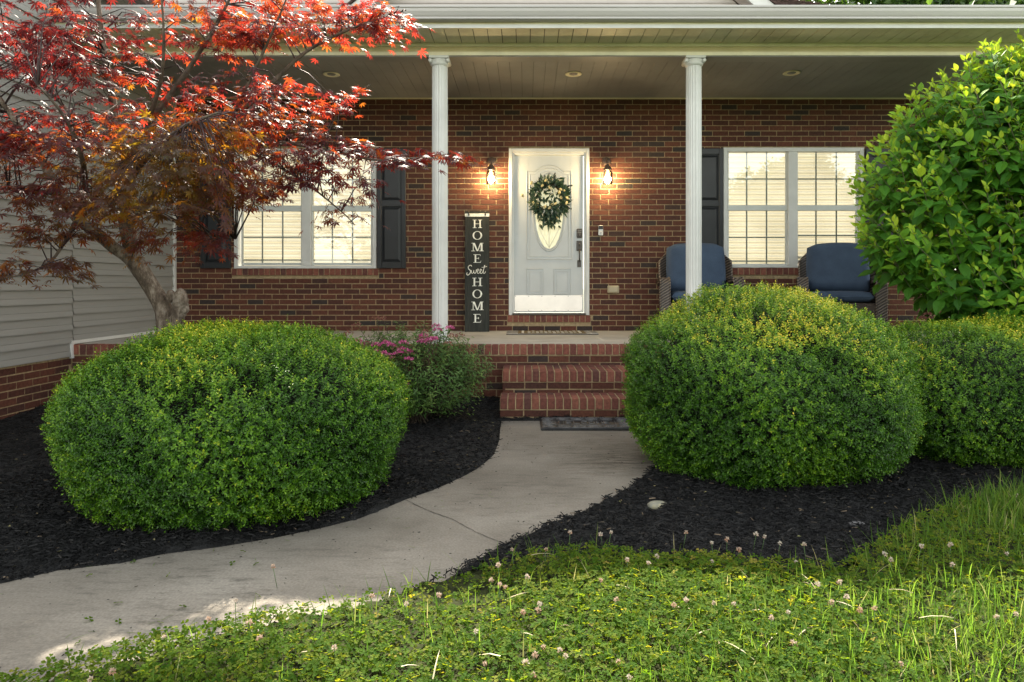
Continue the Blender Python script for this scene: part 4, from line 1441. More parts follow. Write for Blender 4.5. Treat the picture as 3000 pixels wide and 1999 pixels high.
# ------------------------------------------------------------------ clover lawn
def scatter(n, x0, x1, y0, y1, inside=True):
    x = RNG.uniform(x0, x1, n); y = RNG.uniform(y0, y1, n)
    k = pip(x, y, LAWN)
    return x[k], y[k]
M_clover = leaf_mat("clover_leaf", [(0, (.018, .056, .007)), (.45, (.050, .100, .010)), (.8, (.12, .145, .02)), (1, (.24, .20, .04))],
                    [(0, (.14, .28, .01)), (.6, (.34, .40, .015)), (1, (.55, .48, .03))], trans=.40, rough=.7, spec=.05)
xa, ya = scatter(120000, -3.2, 4.2, 1.35, 4.3)
xb, yb = scatter(22000, -7, 7, -2.5, 5)
x = np.concatenate([xa, xb]); y = np.concatenate([ya, yb])
clump = fnoise(x, y, 3.0, 21)
k = RNG.random(len(x)) < np.clip(.75 + .5 * clump - .45 * np.clip((x - .6) / 2, 0, 1) * np.clip((2.7 - y) / .8, 0, 1), .12, 1)
x, y, clump = x[k], y[k], clump[k]; n = len(x)
z = lawn_h(x, y) + .022 + .045 * RNG.random(n) ** .8 + .030 * clump
a = RNG.uniform(0, 2 * np.pi, n)
D = np.stack([np.cos(a), np.sin(a), RNG.normal(0, .25, n)], 1)
Nn = np.stack([RNG.normal(0, .45, n), RNG.normal(-.1, .45, n), np.ones(n)], 1)
sz = RNG.uniform(.009, .0175, n)
rv = np.clip(RNG.normal(.40, .2, n) + .22 * fnoise(x, y, 3.2, 5), 0, 1)
o = leaves("clover", np.stack([x, y, z], 1), D, Nn, sz, sz, T_CLOVER, rv, np.clip(RNG.normal(.45, .25, n), 0, 1), M_clover)
tag(o, "low clover leaves carpeting the front lawn", "clover", None, "stuff")

M_grass = leaf_mat("grass_blade", [(0, (.03, .075, .012)), (.6, (.06, .115, .018)), (.92, (.11, .15, .03)), (.94, (.40, .32, .16)), (1, (.50, .42, .25))],
                   [(0, (.12, .28, .02)), (.9, (.25, .38, .04)), (1, (.5, .42, .2))], trans=.45, rough=.6, spec=.12)
x, y = scatter(60000, -3.2, 4.4, 1.2, 4.4)
dens = np.clip(.16 + .75 * np.clip((x - .2) / 1.6, 0, 1) * np.clip((2.85 - y) / .5, 0, 1) + .25 * fnoise(x, y, 2.5, 9), .07, 1)
dens = np.where((x > 2.2) & (y > 3.2), .8, dens)
k = RNG.random(len(x)) < dens
x, y = x[k], y[k]
x2, y2 = scatter(9000, -7, 7, -2.5, 5.2)
x3 = RNG.normal(2.95, .30, 2200); y3 = RNG.normal(3.62, .16, 2200); q = pip(x3, y3, LAWN); x3, y3 = x3[q], y3[q]
tall = np.concatenate([np.zeros(len(x) + len(x2)), np.ones(len(x3))])
x = np.concatenate([x, x2, x3]); y = np.concatenate([y, y2, y3]); n = len(x)
a = RNG.uniform(0, 2 * np.pi, n)
lean = np.abs(RNG.normal(0, .45, n))
D = np.stack([np.cos(a) * lean, np.sin(a) * lean, np.ones(n)], 1)
Nn = np.stack([-np.cos(a), -np.sin(a), lean], 1)
L = RNG.uniform(.07, .16, n) + tall * RNG.uniform(.0, .09, n)
rg = RNG.random(n) ** .9
rg = np.where((rg > .93) & (RNG.random(n) < .6), .5, rg)
o = leaves("grass", np.stack([x, y, lawn_h(x, y) - .004], 1), D, -Nn, L, RNG.uniform(.0028, .0055, n) * (1 + .3 * tall), T_BLADE, rg, RNG.random(n), M_grass, bend=RNG.uniform(-.2, 1.2, n))
tag(o, "long grass blades growing through the clover", "grass", None, "stuff")

# broad pale dead blades lying about
n = 50
x, y = scatter(400, -1.2, 3.2, 1.6, 3.0); x, y = x[:n], y[:n]; n = len(x)
a = RNG.uniform(0, 2 * np.pi, n)
M_straw = leaf_mat("dry_blade", [(0, (.36, .30, .17)), (1, (.56, .50, .36))], [(0, (.4, .3, .15)), (1, (.5, .4, .2))], trans=.2, rough=.6)
D = np.stack([np.cos(a), np.sin(a), RNG.uniform(.05, .9, n)], 1)
o = leaves("dry_grass", np.stack([x, y, lawn_h(x, y) + RNG.uniform(.04, .08, n)], 1), D, np.tile([0, 0, -1.], (n, 1)), RNG.uniform(.05, .12, n), RNG.uniform(.003, .006, n), T_BLADE, RNG.random(n), RNG.random(n), M_straw, bend=RNG.uniform(.2, 1.2, n))
tag(o, "pale dry grass blades lying on the clover", "dry grass", None, "stuff")

# clover blossoms
fl = [(1090, 1745), (1460, 1655), (1790, 1560), (1838, 1640), (1900, 1650), (1925, 1630), (2010, 1560), (2085, 1590), (2130, 1580), (2215, 1565), (2240, 1572), (2285, 1592), (2355, 1595), (2610, 1640), (2700, 1600), (2790, 1655),
      (1600, 1610), (1670, 1560), (1760, 1565), (1545, 1690), (1480, 1720), (1580, 1770), (1760, 1700), (1806, 1757), (1975, 1772), (2010, 1757), (2090, 1767), (2395, 1712), (2437, 1765), (2460, 1705), (2480, 1748), (2520, 1787), (2562, 1782), (2920, 1808), (2977, 1800),
      (1657, 1922), (1592, 1897), (1640, 1905), (1812, 1940), (1845, 1985), (1568, 1918), (1440, 1700), (1465, 1712), (2950, 1622), (2640, 1945), (2310, 1795), (2260, 1810), (2150, 1770), (1420, 1945), (980, 1900), (610, 1815), (690, 1760), (1190, 1770), (1395, 1850), (1500, 1610), (760, 1870), (480, 1868), (330, 1968), (265, 1990), (800, 1660)]
P, sc = [], []
for (px, py) in fl:
    h = random.uniform(.085, .115)
    s = (py - CY) / (CZ - h)
    P.append(((px - CX) / s, F / s, h)); sc.append(random.uniform(.007, .0105))
xr, yr = scatter(70, -3, 4, 1.2, 3.9)
for i in range(len(xr)):
    P.append((xr[i], yr[i], lawn_h(xr[i], yr[i]) + random.uniform(.06, .10))); sc.append(random.uniform(.008, .012))
P = np.array(P); sc = np.array(sc)
PP, DD, NN, LL, rv = [], [], [], [], []
stems = MB()
for i in range(len(P)):
    col = random.random()
    for k in range(38):
        u = Vector((random.gauss(0, 1), random.gauss(0, 1), random.gauss(.35, 1))).normalized()
        PP.append(P[i] + np.array(u) * sc[i] * .25); DD.append(u); NN.append((random.gauss(0, 1), random.gauss(0, 1), random.gauss(0, 1))); LL.append(sc[i] * random.uniform(.8, 1.15)); rv.append(min(1, max(0, col * .7 + .3 * random.random() - .35 * (u.z > .2))))
    q = Vector(P[i])
    stems.tube([(q.x + random.uniform(-.02, .02), q.y + random.uniform(-.02, .02), .0), q - Vector((0, 0, sc[i] * .3))], .0011, 4)
M_blos = leaf_mat("clover_blossom", [(0, (.56, .52, .44)), (.45, (.50, .37, .29)), (.75, (.40, .22, .13)), (1, (.20, .10, .05))], [(0, (.5, .42, .36)), (1, (.4, .2, .1))], trans=.25, rough=.7)
LL = np.array(LL)
o = leaves("clover_blossoms", np.array(PP), np.array([tuple(d) for d in DD]), np.array(NN), LL, LL * .42, T_OVAL, np.array(rv), RNG.random(len(LL)), M_blos)
tag(o, "small white and pinkish clover blossoms over the lawn", "clover blossom", None, "stuff")
o2 = stems.build("blossom_stems", [paint("stem_green", (.06, .11, .03), .6)], o)

# a few clover leaves and clippings fallen on the walk
x = np.array([gp(*p)[0] for p in ((262, 1690), (492, 1691), (391, 1650), (712, 1620), (680, 1655), (750, 1657), (345, 1772), (537, 1782), (262, 1820), (348, 1827), (757, 1750), (200, 1915), (230, 1888), (470, 1830))])
y = np.array([gp(*p)[1] for p in ((262, 1690), (492, 1691), (391, 1650), (712, 1620), (680, 1655), (750, 1657), (345, 1772), (537, 1782), (262, 1820), (348, 1827), (757, 1750), (200, 1915), (230, 1888), (470, 1830))])
n = len(x); a = RNG.uniform(0, 6.28, n)
o = leaves("leaf_litter", np.stack([x, y, np.full(n, .008)], 1), np.stack([np.cos(a), np.sin(a), RNG.normal(.1, .3, n)], 1), np.stack([RNG.normal(0, .5, n), RNG.normal(0, .5, n), np.ones(n)], 1), RNG.uniform(.012, .018, n), RNG.uniform(.012, .018, n), T_CLOVER, np.full(n, .15), np.full(n, .3), M_clover)
tag(o, "cut clover leaves scattered on the concrete path", "leaf litter", None, "stuff")
n = 46
xx = RNG.uniform(-2.2, .2, 400); yy = RNG.uniform(2.3, 4.4, 400); k = pip(xx, yy, walk_poly); xx, yy = xx[k][:n], yy[k][:n]; n = len(xx)
a = RNG.uniform(0, 6.28, n)
o2 = leaves("grass_clippings", np.stack([xx, yy, np.full(n, .004)], 1), np.stack([np.cos(a), np.sin(a), np.zeros(n)], 1), np.tile([0, 0, 1.], (n, 1)), RNG.uniform(.015, .06, n), RNG.uniform(.0015, .003, n), T_BLADE, RNG.uniform(0, .4, n), RNG.random(n), M_grass, bend=np.full(n, .05))
tag(o2, "dark grass clippings lying on the concrete path", "clippings", None, "stuff")

# dropped box leaves and tan bits on the mulch
n = 900
xx = RNG.uniform(-4.4, 4.8, n); yy = RNG.uniform(2.5, 6.8, n)
k = ~pip(xx, yy, walk_poly) & ~pip(xx, yy, LAWN); xx, yy = xx[k], yy[k]; n = len(xx)
a = RNG.uniform(0, 6.28, n)
M_fallen = leaf_mat("fallen_leaf", [(0, (.10, .07, .03)), (.5, (.17, .13, .06)), (.8, (.16, .17, .05)), (1, (.26, .22, .13))], [(0, (.1, .08, .03)), (1, (.2, .2, .06))], trans=.1, rough=.7)
o3 = leaves("fallen_leaves", np.stack([xx, yy, mulch_h(xx, yy) + .014], 1), np.stack([np.cos(a), np.sin(a), RNG.normal(0, .2, n)], 1), np.stack([RNG.normal(0, .4, n), RNG.normal(0, .4, n), np.ones(n)], 1), RNG.uniform(.010, .026, n), RNG.uniform(.006, .012, n), T_OVAL, RNG.random(n), RNG.random(n), M_fallen)
tag(o3, "small fallen tan leaves scattered over the black mulch", "fallen leaves", None, "stuff")

# pale stone in the mulch
sx_, sy_ = gp(1927, 1489)
t = MB((sx_, sy_, 0))
t.ball((sx_, sy_, .012), .058, .042, .026, 20, 10, 0, .9)
M_stone = paint("pale_stone", (.20, .195, .15), .5, .15, 18.0, .2, .4, dirt=((.40, .32, .12), .7))
o = t.build("stone", [M_stone]); o.location = (sx_, sy_, 0); tag(o, "smooth pale oval stone half sunk in the black mulch", "stone")
sx_, sy_ = gp(2510, 1541)
t = MB((sx_, sy_, 0)); t.ball((sx_, sy_, .008), .042, .02, .014, 16, 8, 0, .9)
o = t.build("stone", [paint("grey_stone", (.13, .125, .125), .7, .2, 20.0)]); o.location = (sx_, sy_, 0); tag(o, "thin dark grey flat stone in the mulch near the grass", "stone")

# ------------------------------------------------------------------ clipped round shrubs
M_box = leaf_mat("box_leaf", [(0, (.010, .034, .004)), (.42, (.034, .098, .006)), (.72, (.115, .235, .010)), (.93, (.32, .37, .018)), (1, (.60, .48, .04))],
                 [(0, (.05, .20, .01)), (.7, (.16, .34, .02)), (1, (.40, .42, .03))], trans=.17, rough=.28, spec=.26)
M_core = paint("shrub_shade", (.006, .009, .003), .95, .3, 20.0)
M_bark = paint("shrub_bark", (.06, .045, .032), .9, .3, 20.0, .4)
def clipped_shrub(label, c, rx, ry, zc, zup, zdn, rot, nshoot, holes=(), top_light=0.0, sun_spots=(), group="clipped round shrubs in the front bed", seed=1, p=2.5, lump=.045):
    rng = np.random.default_rng(seed)
    root = thing("clipped_shrub", label, "shrub", (c[0], c[1], 0), 0, group)
    off = (c[0], c[1], 0)
    cr, sr = math.cos(rot), math.sin(rot)
    def surf(u):
        q = np.power(np.abs(u[:, 0]) / rx, p) + np.power(np.abs(u[:, 1]) / ry, p) + np.power(np.abs(u[:, 2]) / np.where(u[:, 2] > 0, zup, zdn), p)
        r = np.power(q, -1 / p)
        w = u * 3.1
        bump = (np.sin(w[:, 0] * 2.1 + seed) * np.sin(w[:, 1] * 1.7 + 2 * seed) + np.sin(w[:, 2] * 2.6 + w[:, 0] * 1.1 + seed) * .8
                + .6 * np.sin(w[:, 0] * 5.3 + w[:, 2] * 4.1) * np.sin(w[:, 1] * 4.7 + seed) + .35 * np.sin(w[:, 0] * 11.3 + seed) * np.sin(w[:, 2] * 10.1 + w[:, 1] * 6))
        return r * (1 + lump * bump)
    def to_w(v):
        return np.stack([c[0] + v[:, 0] * cr - v[:, 1] * sr, c[1] + v[:, 0] * sr + v[:, 1] * cr, zc + v[:, 2]], 1)
    def dirs(n):
        u = unit(rng.normal(0, 1, (n, 3)) * np.array([rx, ry, (zup + zdn) / 2]))
        return u
    def on_surf(px, py):
        """first point of the shrub on the line of sight of a measured point"""
        for Y in np.arange(2.4, 6.5, .01):
            w = np.array(wpt(px, py, Y)) - np.array([c[0], c[1], zc])
            v = np.array([[w[0] * cr + w[1] * sr, -w[0] * sr + w[1] * cr, w[2]]])
            d = np.linalg.norm(v)
            if d < surf(v / d)[0]:
                return np.array(wpt(px, py, Y))
        return np.array(wpt(px, py, c[1]))
    holes = [(on_surf(*h), r_) for h, r_ in holes]
    sun_spots = [(on_surf(*h), s_, a_) for h, s_, a_ in sun_spots]
    u = dirs(nshoot)
    r = surf(u)
    depth = rng.random(nshoot) ** 1.6 * .15
    Pp = to_w(u * (r - depth)[:, None])
    e = .02
    g = np.sign(u) * np.power(np.abs(u * r[:, None]) / np.array([rx, ry, 1]), p - 1) / np.array([rx, ry, 1])
    zr = np.where(u[:, 2] > 0, zup, zdn)
    g[:, 2] = np.sign(u[:, 2]) * np.power(np.abs(u[:, 2] * r) / zr, p - 1) / zr
    g = unit(g)
    nrm = np.stack([g[:, 0] * cr - g[:, 1] * sr, g[:, 0] * sr + g[:, 1] * cr, g[:, 2]], 1)
    keep = Pp[:, 2] > .015
    for (hp, hr) in holes:
        d = np.linalg.norm(Pp - np.array(hp), axis=1)
        keep &= (d > hr * (1 + .35 * np.sin(Pp[:, 0] * 37 + Pp[:, 2] * 29))) | (rng.random(nshoot) < .04)
    Pp, nrm, depth = Pp[keep], nrm[keep], depth[keep]
    ns = len(Pp)
    sd = unit(nrm * 1.0 + np.array([0, 0, .38]) + rng.normal(0, .38, (ns, 3)))
    ln_ = rng.uniform(.025, .055, ns) * np.where(rng.random(ns) < .06, 1.5, 1)
    yg = np.clip(rng.normal(.44, .11, ns) + top_light * np.clip(nrm[:, 2], 0, 1) ** 1.5 + .10 * np.sin(Pp[:, 0] * 7 + Pp[:, 2] * 5 + seed) - depth * 2.2, 0, .90)  # upward leaves coloured brighter as if lit from above; deeper ones darker
    for (sp, srad, amt) in sun_spots:
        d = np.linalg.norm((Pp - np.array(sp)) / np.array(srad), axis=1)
        yg = np.where(d < 1, np.clip(yg + amt * (1 - d * d) * rng.uniform(.5, 1.3, ns), 0, .95), yg)  # leaves in the patch yellowed to stand for sunlight on them
    per = 8
    PP, DD, NN, LL, RV, TV = [], [], [], [], [], []
    a0 = rng.uniform(0, 6.28, ns)
    ref = unit(np.cross(sd, rng.normal(0, 1, (ns, 3))))
    ref2 = np.cross(sd, ref)
    for k in range(per):
        t = k / (per - 1)
        a = a0 + k * 2.4
        side = ref * np.cos(a)[:, None] + ref2 * np.sin(a)[:, None]
        PP.append(Pp + sd * (ln_ * t)[:, None])
        DD.append(unit(side * (1.2 - .55 * t) + sd * (.2 + .45 * t) + rng.normal(0, .18, (ns, 3))))
        NN.append(unit(sd * 1.0 + nrm * .8 - side * .3 + np.array([0, -.1, .3]) + rng.normal(0, .25, (ns, 3))))
        LL.append(rng.uniform(.014, .0235, ns) * (1 - .25 * t))
        RV.append(np.clip(yg + (t - .5) * .22 + rng.normal(0, .06, ns), 0, 1))
        TV.append(np.clip(yg + rng.normal(0, .15, ns), 0, 1))
    PP, DD, NN = np.concatenate(PP), np.concatenate(DD), np.concatenate(NN)
    LL, RV, TV = np.concatenate(LL), np.concatenate(RV), np.concatenate(TV)
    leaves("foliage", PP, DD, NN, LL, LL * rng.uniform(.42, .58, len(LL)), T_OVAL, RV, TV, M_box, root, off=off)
    # solid near-black core whose colour stands for inner shade; stems
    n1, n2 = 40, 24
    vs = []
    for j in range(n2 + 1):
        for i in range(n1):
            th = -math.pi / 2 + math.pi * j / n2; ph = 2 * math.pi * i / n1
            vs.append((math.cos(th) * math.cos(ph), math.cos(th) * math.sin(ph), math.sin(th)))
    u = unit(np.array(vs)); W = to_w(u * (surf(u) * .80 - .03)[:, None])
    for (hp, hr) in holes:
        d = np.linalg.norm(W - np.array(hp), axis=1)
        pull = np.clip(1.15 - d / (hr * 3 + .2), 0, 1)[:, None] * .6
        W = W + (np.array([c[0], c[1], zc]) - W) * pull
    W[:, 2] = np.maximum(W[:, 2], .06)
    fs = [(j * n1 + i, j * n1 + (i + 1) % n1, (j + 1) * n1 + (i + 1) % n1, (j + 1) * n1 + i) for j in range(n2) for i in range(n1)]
    np_mesh("shade_core", W - np.array(off), [np.array(fs)], {}, M_core, root, True)
    m = MB(off)
    for k in range(9):
        a = rng.uniform(0, 6.28); rr = rng.uniform(.1, .55)
        m.tube([(c[0] + .1 * math.cos(a), c[1] + .1 * math.sin(a), -.02), (c[0] + .5 * rr * rx * math.cos(a), c[1] + .5 * rr * ry * math.sin(a), .15), (c[0] + rr * rx * math.cos(a), c[1] + rr * ry * math.sin(a), zc)], [.02, .016, .01], 7)
    m.build("stems", [M_bark], root)
    return root

clipped_shrub("wide clipped boxwood between the path and the maple trunk, with two dark gaps", (-1.66, 4.11), .92, .95, .44, .52, .58, R(24), 32000,
              [((562, 1180), .085), ((752, 1118), .07), ((980, 1215), .025)], .26, (), seed=3, p=2.2, lump=.03)
clipped_shrub("large clipped boxwood right of the steps, crown leaves coloured yellow as a sun patch", (1.60, 4.79), .92, .94, .48, .69, .62, R(6), 32000,
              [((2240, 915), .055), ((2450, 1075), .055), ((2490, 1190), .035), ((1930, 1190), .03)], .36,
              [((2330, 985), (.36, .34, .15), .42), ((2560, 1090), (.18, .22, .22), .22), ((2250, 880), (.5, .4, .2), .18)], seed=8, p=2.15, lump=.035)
clipped_shrub("smaller clipped boxwood at the right end of the bed, below the tall leafy shrub", (3.45, 5.10), 1.08, .74, .40, .53, .50, 0, 24000, (), .34, (), seed=5, p=2.4)

# ------------------------------------------------------------------ tall leafy shrub on the right
M_hyd = leaf_mat("broad_leaf", [(0, (.024, .085, .012)), (.4, (.06, .18, .018)), (.7, (.17, .34, .025)), (1, (.34, .45, .035))],
                 [(0, (.12, .34, .02)), (.6, (.26, .46, .02)), (1, (.50, .52, .03))], trans=.36, rough=.55, spec=.16)
rng = np.random.default_rng(23)
hc = np.array([4.62, 6.22, 1.85])
hy = thing("tall_shrub", "tall broad-leaved green shrub hiding the right end of the porch", "shrub", (hc[0], hc[1], 0))
hoff = (hc[0], hc[1], 0)
def edge_px(py):
    """left outline of the shrub in the photograph, by height"""
    return float(np.interp(py, [120, 150, 200, 265, 330, 400, 470, 560, 640, 730, 800, 850, 900, 960], [2950, 2880, 2780, 2650, 2615, 2570, 2520, 2470, 2475, 2505, 2600, 2690, 2710, 2730]))
tips, tipd = [], []
tries = 0
while len(tips) < 2200 and tries < 60000:
    tries += 1
    Y = hc[1] + random.uniform(-.85, .75)
    Z = random.uniform(.70, 3.6)
    s = F / Y
    py = CY - (Z - CZ) * s
    Xl = (edge_px(py) - CX) / s if py > 120 else 9
    depthfac = 1 - ((Y - hc[1]) / 1.0) ** 2
    Xmin = Xl + .19 + (1 - depthfac) * .3
    Xmax = min(6.3, hc[0] + (hc[0] - Xmin) * 1.0 + .2)
    if Xmax < Xmin + .1: continue
    X = random.uniform(Xmin, Xmax)
    fx = abs(X - hc[0]) / max(.1, hc[0] - Xmin)
    fz = (Z - 1.85) / 1.75
    rad = fx * fx * .8 + ((Y - hc[1]) / .85) ** 2 * .8 + max(0, fz) ** 2 * .6
    if rad < .35 and random.random() < .6: continue
    if Z < .95 and X < 4.3 and random.random() < .6: continue
    tips.append((X, Y, Z)); 
for k in range(110):                       # longer shoots that break the outline
    Y = hc[1] + random.uniform(-.6, .2); Z = random.uniform(1.1, 3.45); s = F / Y
    py = CY - (Z - CZ) * s
    if py > 120:
        tips.append(((edge_px(py) - CX) / s + random.uniform(.05, .17), Y, Z + random.uniform(0, .08)))
for k in range(40):
    X = random.uniform(4.25, 5.4); tips.append((X, hc[1] + random.uniform(-.5, .2), 3.25 + .3 * min(1, (X - 4.1)) + random.uniform(0, .15)))
tips = np.array(tips)
base = np.array([hc[0], hc[1], .1])
stems = MB(hoff)
PP, DD, NN, LL, RV, TV = [], [], [], [], [], []
for i, tp in enumerate(tips):
    out_ = np.array([tp[0] - hc[0], tp[1] - hc[1], 0]) * .55 + np.array([0, 0, .9 if tp[2] > 1.2 else .35]) + rng.normal(0, .18, 3)
    sd = out_ / np.linalg.norm(out_)
    Ls = rng.uniform(.28, .5)
    nodes = rng.integers(5, 8)
    p0 = tp - sd * Ls
    low = base + (p0 - base) * np.array([.55, .55, .45])
    if i % 24 == 0:
        stems.tube([low, (low + p0) / 2 + rng.normal(0, .03, 3), p0, tp], [.008, .006, .004, .003], 5)
    else:
        stems.tube([p0, tp], [.0035, .002], 4)
    ref = np.cross(sd, rng.normal(0, 1, 3)); ref /= np.linalg.norm(ref); ref2 = np.cross(sd, ref)
    shade = rng.normal(0, .08)
    for k in range(nodes):
        t = k / (nodes - 1)
        a = (k % 2) * math.pi / 2 + rng.normal(0, .2)
        sc_ = (1.0 - .55 * t ** 2) * rng.uniform(.7, 1.2)
        for s in (-1, 1):
            side = (ref * math.cos(a) + ref2 * math.sin(a)) * s
            d = side * (1 - .55 * t) + sd * (.15 + .95 * t ** 2) + np.array([0, 0, .18 - .55 * (1 - t)])
            PP.append(p0 + sd * Ls * t + side * .008)
            DD.append(d / np.linalg.norm(d) + rng.normal(0, .12, 3))
            nn = sd * .8 - side * .25 + np.array([0, -.5, .65]) + rng.normal(0, .2, 3)
            NN.append(nn)
            LL.append(.132 * sc_)
            RV.append(np.clip(.16 + .74 * t ** 1.7 + shade + rng.normal(0, .06), 0, 1)); TV.append(np.clip(.35 + .55 * t + rng.normal(0, .1), 0, 1))
PP, DD, NN, LL = np.array(PP), np.array(DD), np.array(NN), np.array(LL)
leaves("foliage", PP, DD, NN, LL, LL * rng.uniform(.5, .64, len(LL)), T_BROAD, np.array(RV), np.array(TV), M_hyd, hy, off=hoff)
for k in range(7):
    a = k * .9
    b0 = base + np.array([.12 * math.cos(a), .12 * math.sin(a), -.12])
    stems.tube([b0, base + np.array([.3 * math.cos(a), .2 * math.sin(a), .7]), base + np.array([.6 * math.cos(a), .35 * math.sin(a), 1.7])], [.022, .017, .009], 7)
stems.build("branches", [paint("green_bark", (.085, .085, .035), .8, .25, 20.0, .3)], hy)

# ------------------------------------------------------------------ spiraea with pink flower heads
M_spi = leaf_mat("spiraea_leaf", [(0, (.026, .07, .014)), (.5, (.065, .145, .024)), (.85, (.15, .24, .045)), (1, (.16, .07, .035))], [(0, (.06, .16, .03)), (1, (.2, .28, .06))], trans=.22, rough=.5)
sc0 = np.array([-.98, 6.12, .43])
sp = thing("flowering_shrub", "loose spiraea bush with pink flower heads beside the porch steps", "shrub", (sc0[0], sc0[1], 0))
soff = (sc0[0], sc0[1], 0)
rng = np.random.default_rng(31)
u = unit(rng.normal(0, 1, (900, 3))); u[:, 2] = np.abs(u[:, 2]) * np.where(rng.random(900) < .72, 1, -.75)
q = u * np.array([.68, .50, .44]) * (rng.uniform(.72, 1.06, 900))[:, None]
tips = sc0 + q
ex = []
for (px, py) in ((1105, 935), (1125, 940), (1045, 950), (1060, 980), (1275, 955), (1290, 972), (1320, 965), (1020, 1000), (1180, 975), (1345, 990), (1240, 985)):
    ex.append(tuple(wpt(px, py, sc0[1] + random.uniform(-.15, .15))))
tips = np.concatenate([tips, np.array(ex)])
PP, DD, NN, LL, RV = [], [], [], [], []
stems = MB(soff)
for i, tp in enumerate(tips):
    if tp[2] < .05: continue
    d0 = tp - (sc0 - np.array([0, 0, .25])); sd = d0 / np.linalg.norm(d0) * .7 + np.array([0, 0, .5]) + rng.normal(0, .15, 3); sd /= np.linalg.norm(sd)
    Ls = rng.uniform(.14, .24)
    p0 = tp - sd * Ls
    if i % 4 == 0 or i >= 900:
        stems.tube([sc0 + np.array([rng.normal(0, .06), rng.normal(0, .06), -.42]), sc0 * .45 + p0 * .55 + np.array([0, 0, -.1]), p0, tp], [.006, .004, .003, .0018], 4)
    col = rng.normal(.45, .15)
    for k in range(11):
        t = k / 10
        a = k * 2.4 + i
        r1 = np.cross(sd, (.3, .9, .2)); r1 /= np.linalg.norm(r1); r2 = np.cross(sd, r1)
        side = r1 * math.cos(a) + r2 * math.sin(a)
        PP.append(p0 + sd * Ls * t); DD.append(side * .9 + sd * .5 + np.array([0, 0, -.12]) + rng.normal(0, .15, 3)); NN.append(sd + np.array([0, -.2, .4]) + rng.normal(0, .25, 3))
        LL.append(rng.uniform(.034, .058)); RV.append(np.clip(col + .12 * (t - .5) + rng.normal(0, .08), 0, .88))
LL = np.array(LL)
leaves("foliage", np.array(PP), np.array(DD), np.array(NN), LL, LL * .30, T_LONG, np.array(RV), rng.random(len(LL)), M_spi, sp, off=soff)
stems.build("stems", [M_bark], sp)
M_pink = leaf_mat("pink_floret", [(0, (.38, .04, .16)), (.5, (.56, .08, .26)), (1, (.70, .22, .40))], [(0, (.5, .05, .25)), (1, (.6, .2, .4))], trans=.25, rough=.7)
M_fade = leaf_mat("faded_floret", [(0, (.16, .05, .06)), (.5, (.24, .09, .07)), (1, (.30, .16, .10))], [(0, (.3, .1, .1)), (1, (.3, .2, .1))], trans=.2, rough=.8)
heads = [(1048, 1000, 0), (1060, 1010, 0), (1075, 1005, 1), (1102, 1010, 0), (1130, 1005, 0), (1145, 1012, 0), (1180, 1003, 0), (1083, 1037, 0), (1101, 1031, 0), (1120, 1035, 0), (1165, 1020, 1), (1168, 1034, 0), (1180, 1024, 0), (1200, 1031, 0),
         (1196, 1052, 0), (1240, 985, 0), (1233, 992, 1), (1252, 998, 0), (1263, 993, 0), (1272, 992, 0), (1236, 1000, 0), (1278, 955, 0), (1282, 966, 0), (1318, 961, 0), (1247, 972, 1), (1326, 985, 1), (1346, 983, 1), (1312, 1006, 1), (1135, 1040, 0), (1143, 1048, 1), (1100, 933, 1), (1124, 934, 1), (1045, 952, 1), (1010, 985, 1), (1022, 975, 1), (1181, 1124, 1)]
for (px, py, faded) in heads:
    fr = np.interp(py, [930, 990, 1050, 1130], [0.02, -.25, -.42, -.5])
    c = np.array(wpt(px, py, sc0[1] + fr + random.uniform(-.04, .04)))
    n = 60 if not faded else 34
    a = rng.uniform(0, 6.28, n); rr = np.sqrt(rng.random(n)) * .042
    P = c + np.stack([rr * np.cos(a), rr * np.sin(a), .012 * (1 - (rr / .034) ** 2) + rng.normal(0, .004, n)], 1)
    leaves("flower_head", P, rng.normal(0, 1, (n, 3)) + np.array([0, 0, .4]), rng.normal(0, 1, (n, 3)), np.full(n, .014), np.full(n, .013), T_OVAL, rng.random(n), rng.random(n), M_fade if faded else M_pink, sp, off=soff)

# ------------------------------------------------------------------ Japanese maple
rng = np.random.default_rng(77)
TY = 5.35
mp0 = wpt(497, 985, TY); mp0.z = 0
maple = thing("japanese_maple", "red-leaved Japanese maple with a leaning pale trunk at the left of the bed", "tree", (mp0.x, mp0.y, 0))
moff = (mp0.x, mp0.y, 0)
M_mbark, nt, b, out = new_mat("maple_bark")
v = mapping(nt, (1, 1, .45))
n1 = N(nt, "ShaderNodeTexNoise", i_Scale=17.0, i_Detail=9.0, i_Roughness=.75); nt.links.new(v, n1.inputs["Vector"])
c1 = ramp(nt, [(.36, (.045, .032, .022)), (.48, (.11, .083, .06)), (.56, (.20, .165, .13)), (.7, (.30, .265, .22))], n1.outputs[0])
nt.links.new(c1.outputs[0], b.inputs["Base Color"]); b.inputs["Roughness"].default_value = .85
n2 = N(nt, "ShaderNodeTexNoise", i_Scale=45.0, i_Detail=6.0); nt.links.new(v, n2.inputs["Vector"])
bp = N(nt, "ShaderNodeBump", i_Strength=1.0, i_Distance=.02); nt.links.new(n2.outputs[0], bp.inputs["Height"]); nt.links.new(bp.outputs[0], b.inputs["Normal"])
M_mtwig = paint("maple_twig", (.05, .028, .028), .6, .25, 20.0)

